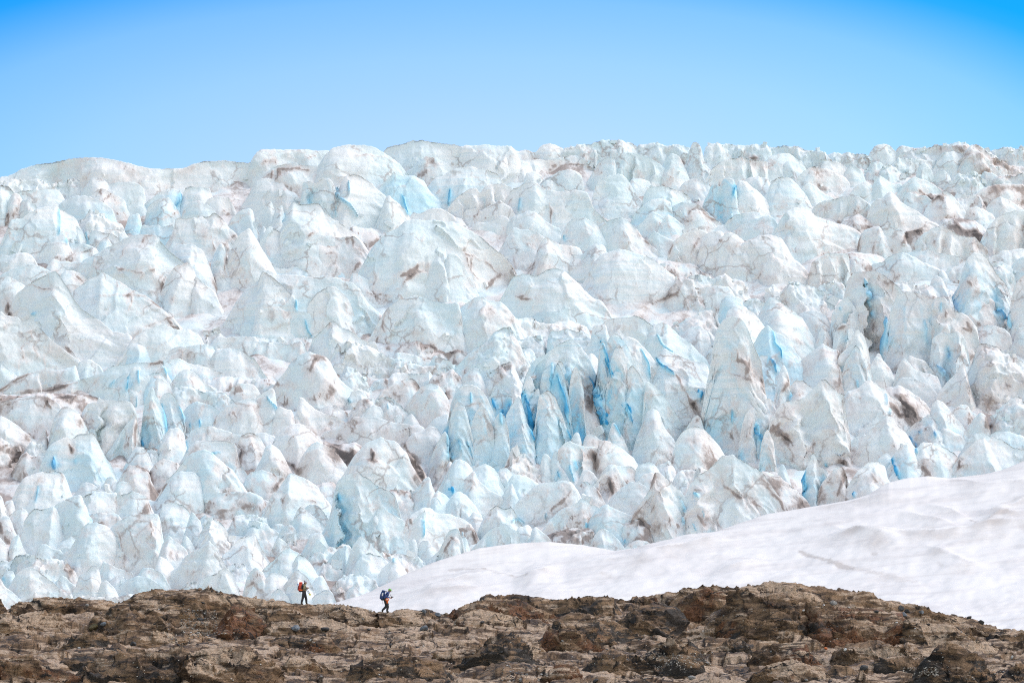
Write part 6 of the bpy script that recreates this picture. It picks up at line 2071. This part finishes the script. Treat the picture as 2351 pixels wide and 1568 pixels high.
blob('hair', (0.055, 0, 1.575), (0.055, 0.085, 0.07), HAIRD, parent=h1)
blob('shirt_hem', (0.035, 0, 1.0), (0.145, 0.17, 0.05), OLIVE, parent=h1)
L1 = h1.location.copy()
def held(name, cat, label, base, group=None):
    e = bpy.data.objects.new(name, None)
    e.location = base
    COL.objects.link(e)
    e['label'], e['category'] = label, cat
    if group:
        e['group'] = group
    return e
bp = held('backpack', 'backpack', 'tall red backpack worn by the hiker in the grey wool hat', L1)
blob('pack_body', (-0.24, 0, 1.28), (0.15, 0.17, 0.33), RED, parent=bp, box=3.2, rot=0.10)
blob('top_lid', (-0.22, 0, 1.585), (0.135, 0.165, 0.075), RED, parent=bp, box=3.0)
blob('side_panel', (-0.12, -0.03, 1.23), (0.07, 0.175, 0.30), BLACK, parent=bp, box=3.0, rot=0.12)
blob('front_pocket', (-0.39, 0, 1.22), (0.06, 0.13, 0.17), DRED, parent=bp, box=3.0, rot=0.1)
blob('bottom_pocket', (-0.20, 0, 0.985), (0.15, 0.16, 0.06), BLACK, parent=bp, box=2.6)
blob('side_pocket', (-0.17, -0.165, 1.07), (0.10, 0.04, 0.06), ORNG, parent=bp, box=3.0)
blob('rolled_mat', (-0.43, 0.02, 1.47), (0.05, 0.15, 0.055), CYAN, parent=bp)
for y_ in (-0.11, 0.11):
    tube('shoulder_strap', [(-0.12, y_, 1.50), (0.00, y_ * 1.15, 1.505), (0.12, y_, 1.42), (0.13, y_, 1.25), (0.02, y_ * 1.4, 1.08)], 0.022, BLACK, bp)
tube('waist_belt', [(-0.1, -0.17, 1.03), (0.06, -0.185, 1.02), (0.18, -0.10, 1.02), (0.20, 0.0, 1.02), (0.18, 0.10, 1.02), (0.06, 0.185, 1.02), (-0.1, 0.17, 1.03)], 0.022, DRED, bp)
for dx in (-0.05, -0.16):
    tube('compression_strap', [(-0.36, -0.16, 1.36 + dx), (-0.24, -0.182, 1.36 + dx), (-0.10, -0.185, 1.38 + dx)], 0.012, BLACK, bp)
tp = held('folded_trekking_poles', 'trekking poles', 'two folded metal poles with yellow grips carried slanting across the first hiker', L1)
for k, (a_, b_) in enumerate((((-0.10, -0.25, 1.50), (0.46, -0.26, 0.72)), ((0.16, -0.22, 1.34), (0.50, -0.20, 0.74)))):
    a_, b_ = Vector(a_), Vector(b_)
    p_ = tube('pole_shaft', [a_, a_.lerp(b_, 0.5), b_], 0.020, METAL, tp)
    tube('pole_joint', [a_.lerp(b_, 0.55), a_.lerp(b_, 0.66)], 0.020, BLACK, tp)
    tube('pole_grip', [a_.lerp(b_, 0.90), a_.lerp(b_, 0.95), a_.lerp(b_, 1.06)], [0.036, 0.042, 0.036], YEL, tp)

# second hiker: green cap, navy jacket, leaning into the stride, looking down at a camera in the hands
J2 = dict(pelvis=(0.0, 0, 0.86), waist=(0.02, 0, 1.01), chest=(0.10, 0, 1.24), neck=(0.20, 0, 1.37), skull=(0.29, 0, 1.46), crown=(0.30, 0, 1.55), face=(0.93, -0.1, -0.45),
          hipR=(0.0, -0.10, 0.82), kneeR=(0.17, -0.10, 0.46), ankR=(0.10, -0.10, 0.09), toeR=(0.23, -0.11, 0.04),
          hipL=(-0.01, 0.10, 0.82), kneeL=(0.06, 0.10, 0.44), ankL=(-0.25, 0.10, 0.13), toeL=(-0.16, 0.11, 0.045),
          shR=(0.12, -0.19, 1.31), elR=(0.02, -0.25, 1.05), wrR=(0.27, -0.13, 1.00), shL=(0.15, 0.19, 1.31), elL=(0.10, 0.24, 1.06), wrL=(0.32, 0.10, 1.01), curl=0.6)
h2 = person(885, 1404, J2, None, None, None, 'hiker in green cap and navy jacket striding with a dark blue backpack, looking down')
body(h2, J2, NAVY, BLACK)
blob('cap_crown', (0.285, 0, 1.535), (0.112, 0.102, 0.075), GREEN, parent=h2, rot=0.25)
blob('cap_brim', (0.405, -0.01, 1.485), (0.085, 0.085, 0.012), GREEN, parent=h2, rot=0.6)
blob('hair', (0.205, 0, 1.44), (0.05, 0.088, 0.085), HAIRB, parent=h2)
blob('jacket_hem', (0.0, 0, 0.93), (0.155, 0.175, 0.06), NAVY, parent=h2)
blob('knee_patch', (0.225, -0.125, 0.47), (0.025, 0.05, 0.04), WHITE, parent=h2, n=8)
L2 = h2.location.copy()
bp2 = held('backpack', 'backpack', 'dark blue backpack worn by the hiker in the green cap', L2)
blob('pack_body', (-0.20, 0, 1.16), (0.15, 0.17, 0.31), BLUEP, parent=bp2, box=3.0, rot=0.16)
blob('top_lid', (-0.13, 0, 1.445), (0.135, 0.165, 0.065), BLUEP, parent=bp2, box=2.8, rot=0.2)
blob('front_pocket', (-0.34, 0, 1.10), (0.05, 0.13, 0.18), BLUEP, parent=bp2, box=3.0, rot=0.16)
blob('bottom_pocket', (-0.19, 0, 0.88), (0.13, 0.15, 0.06), BLACK, parent=bp2, box=2.6)
blob('white_patch', (-0.20, -0.168, 1.22), (0.045, 0.012, 0.10), WHITE, parent=bp2, box=4.0, rot=0.16)
for y_ in (-0.11, 0.11):
    tube('shoulder_strap', [(-0.05, y_, 1.40), (0.09, y_ * 1.15, 1.42), (0.22, y_, 1.33), (0.20, y_, 1.16), (0.04, y_ * 1.4, 1.0)], 0.022, BLACK, bp2)
tube('hanging_strap', [(-0.17, -0.10, 0.86), (-0.18, -0.11, 0.72), (-0.17, -0.11, 0.56)], 0.016, BLACK, bp2)
po = held('first_aid_pouch', 'pouch', 'orange pouch with a white square hanging at the second hiker hip', L2)
blob('pouch_bag', (0.12, -0.235, 0.86), (0.115, 0.045, 0.10), ORNG, parent=po, box=3.6, rot=0.1)
blob('pouch_patch', (0.12, -0.280, 0.885), (0.050, 0.006, 0.045), WHITE, parent=po, box=5.0, rot=0.1)
blob('pouch_flap', (0.13, -0.240, 0.70), (0.050, 0.035, 0.085), ORNG, parent=po, box=3.0, rot=0.15)
tube('pouch_strap', [(0.10, -0.22, 0.95), (0.12, -0.235, 1.10), (0.16, -0.20, 1.30)], 0.010, BLACK, po)
ca = held('camera', 'camera', 'black camera held in front by the second hiker', L2)
blob('camera_body', (0.40, -0.02, 1.055), (0.035, 0.07, 0.045), BLACK, parent=ca, box=5.0)
tube('camera_lens', [(0.43, -0.02, 1.05), (0.47, -0.02, 1.05), (0.52, -0.02, 1.045)], [0.036, 0.036, 0.033], BLACK, ca)
tube('camera_strap', [(0.38, -0.08, 1.08), (0.30, -0.10, 1.24), (0.20, -0.08, 1.39), (0.16, 0.0, 1.41), (0.20, 0.08, 1.39), (0.30, 0.08, 1.24), (0.38, 0.04, 1.08)], 0.010, BLACK, ca)
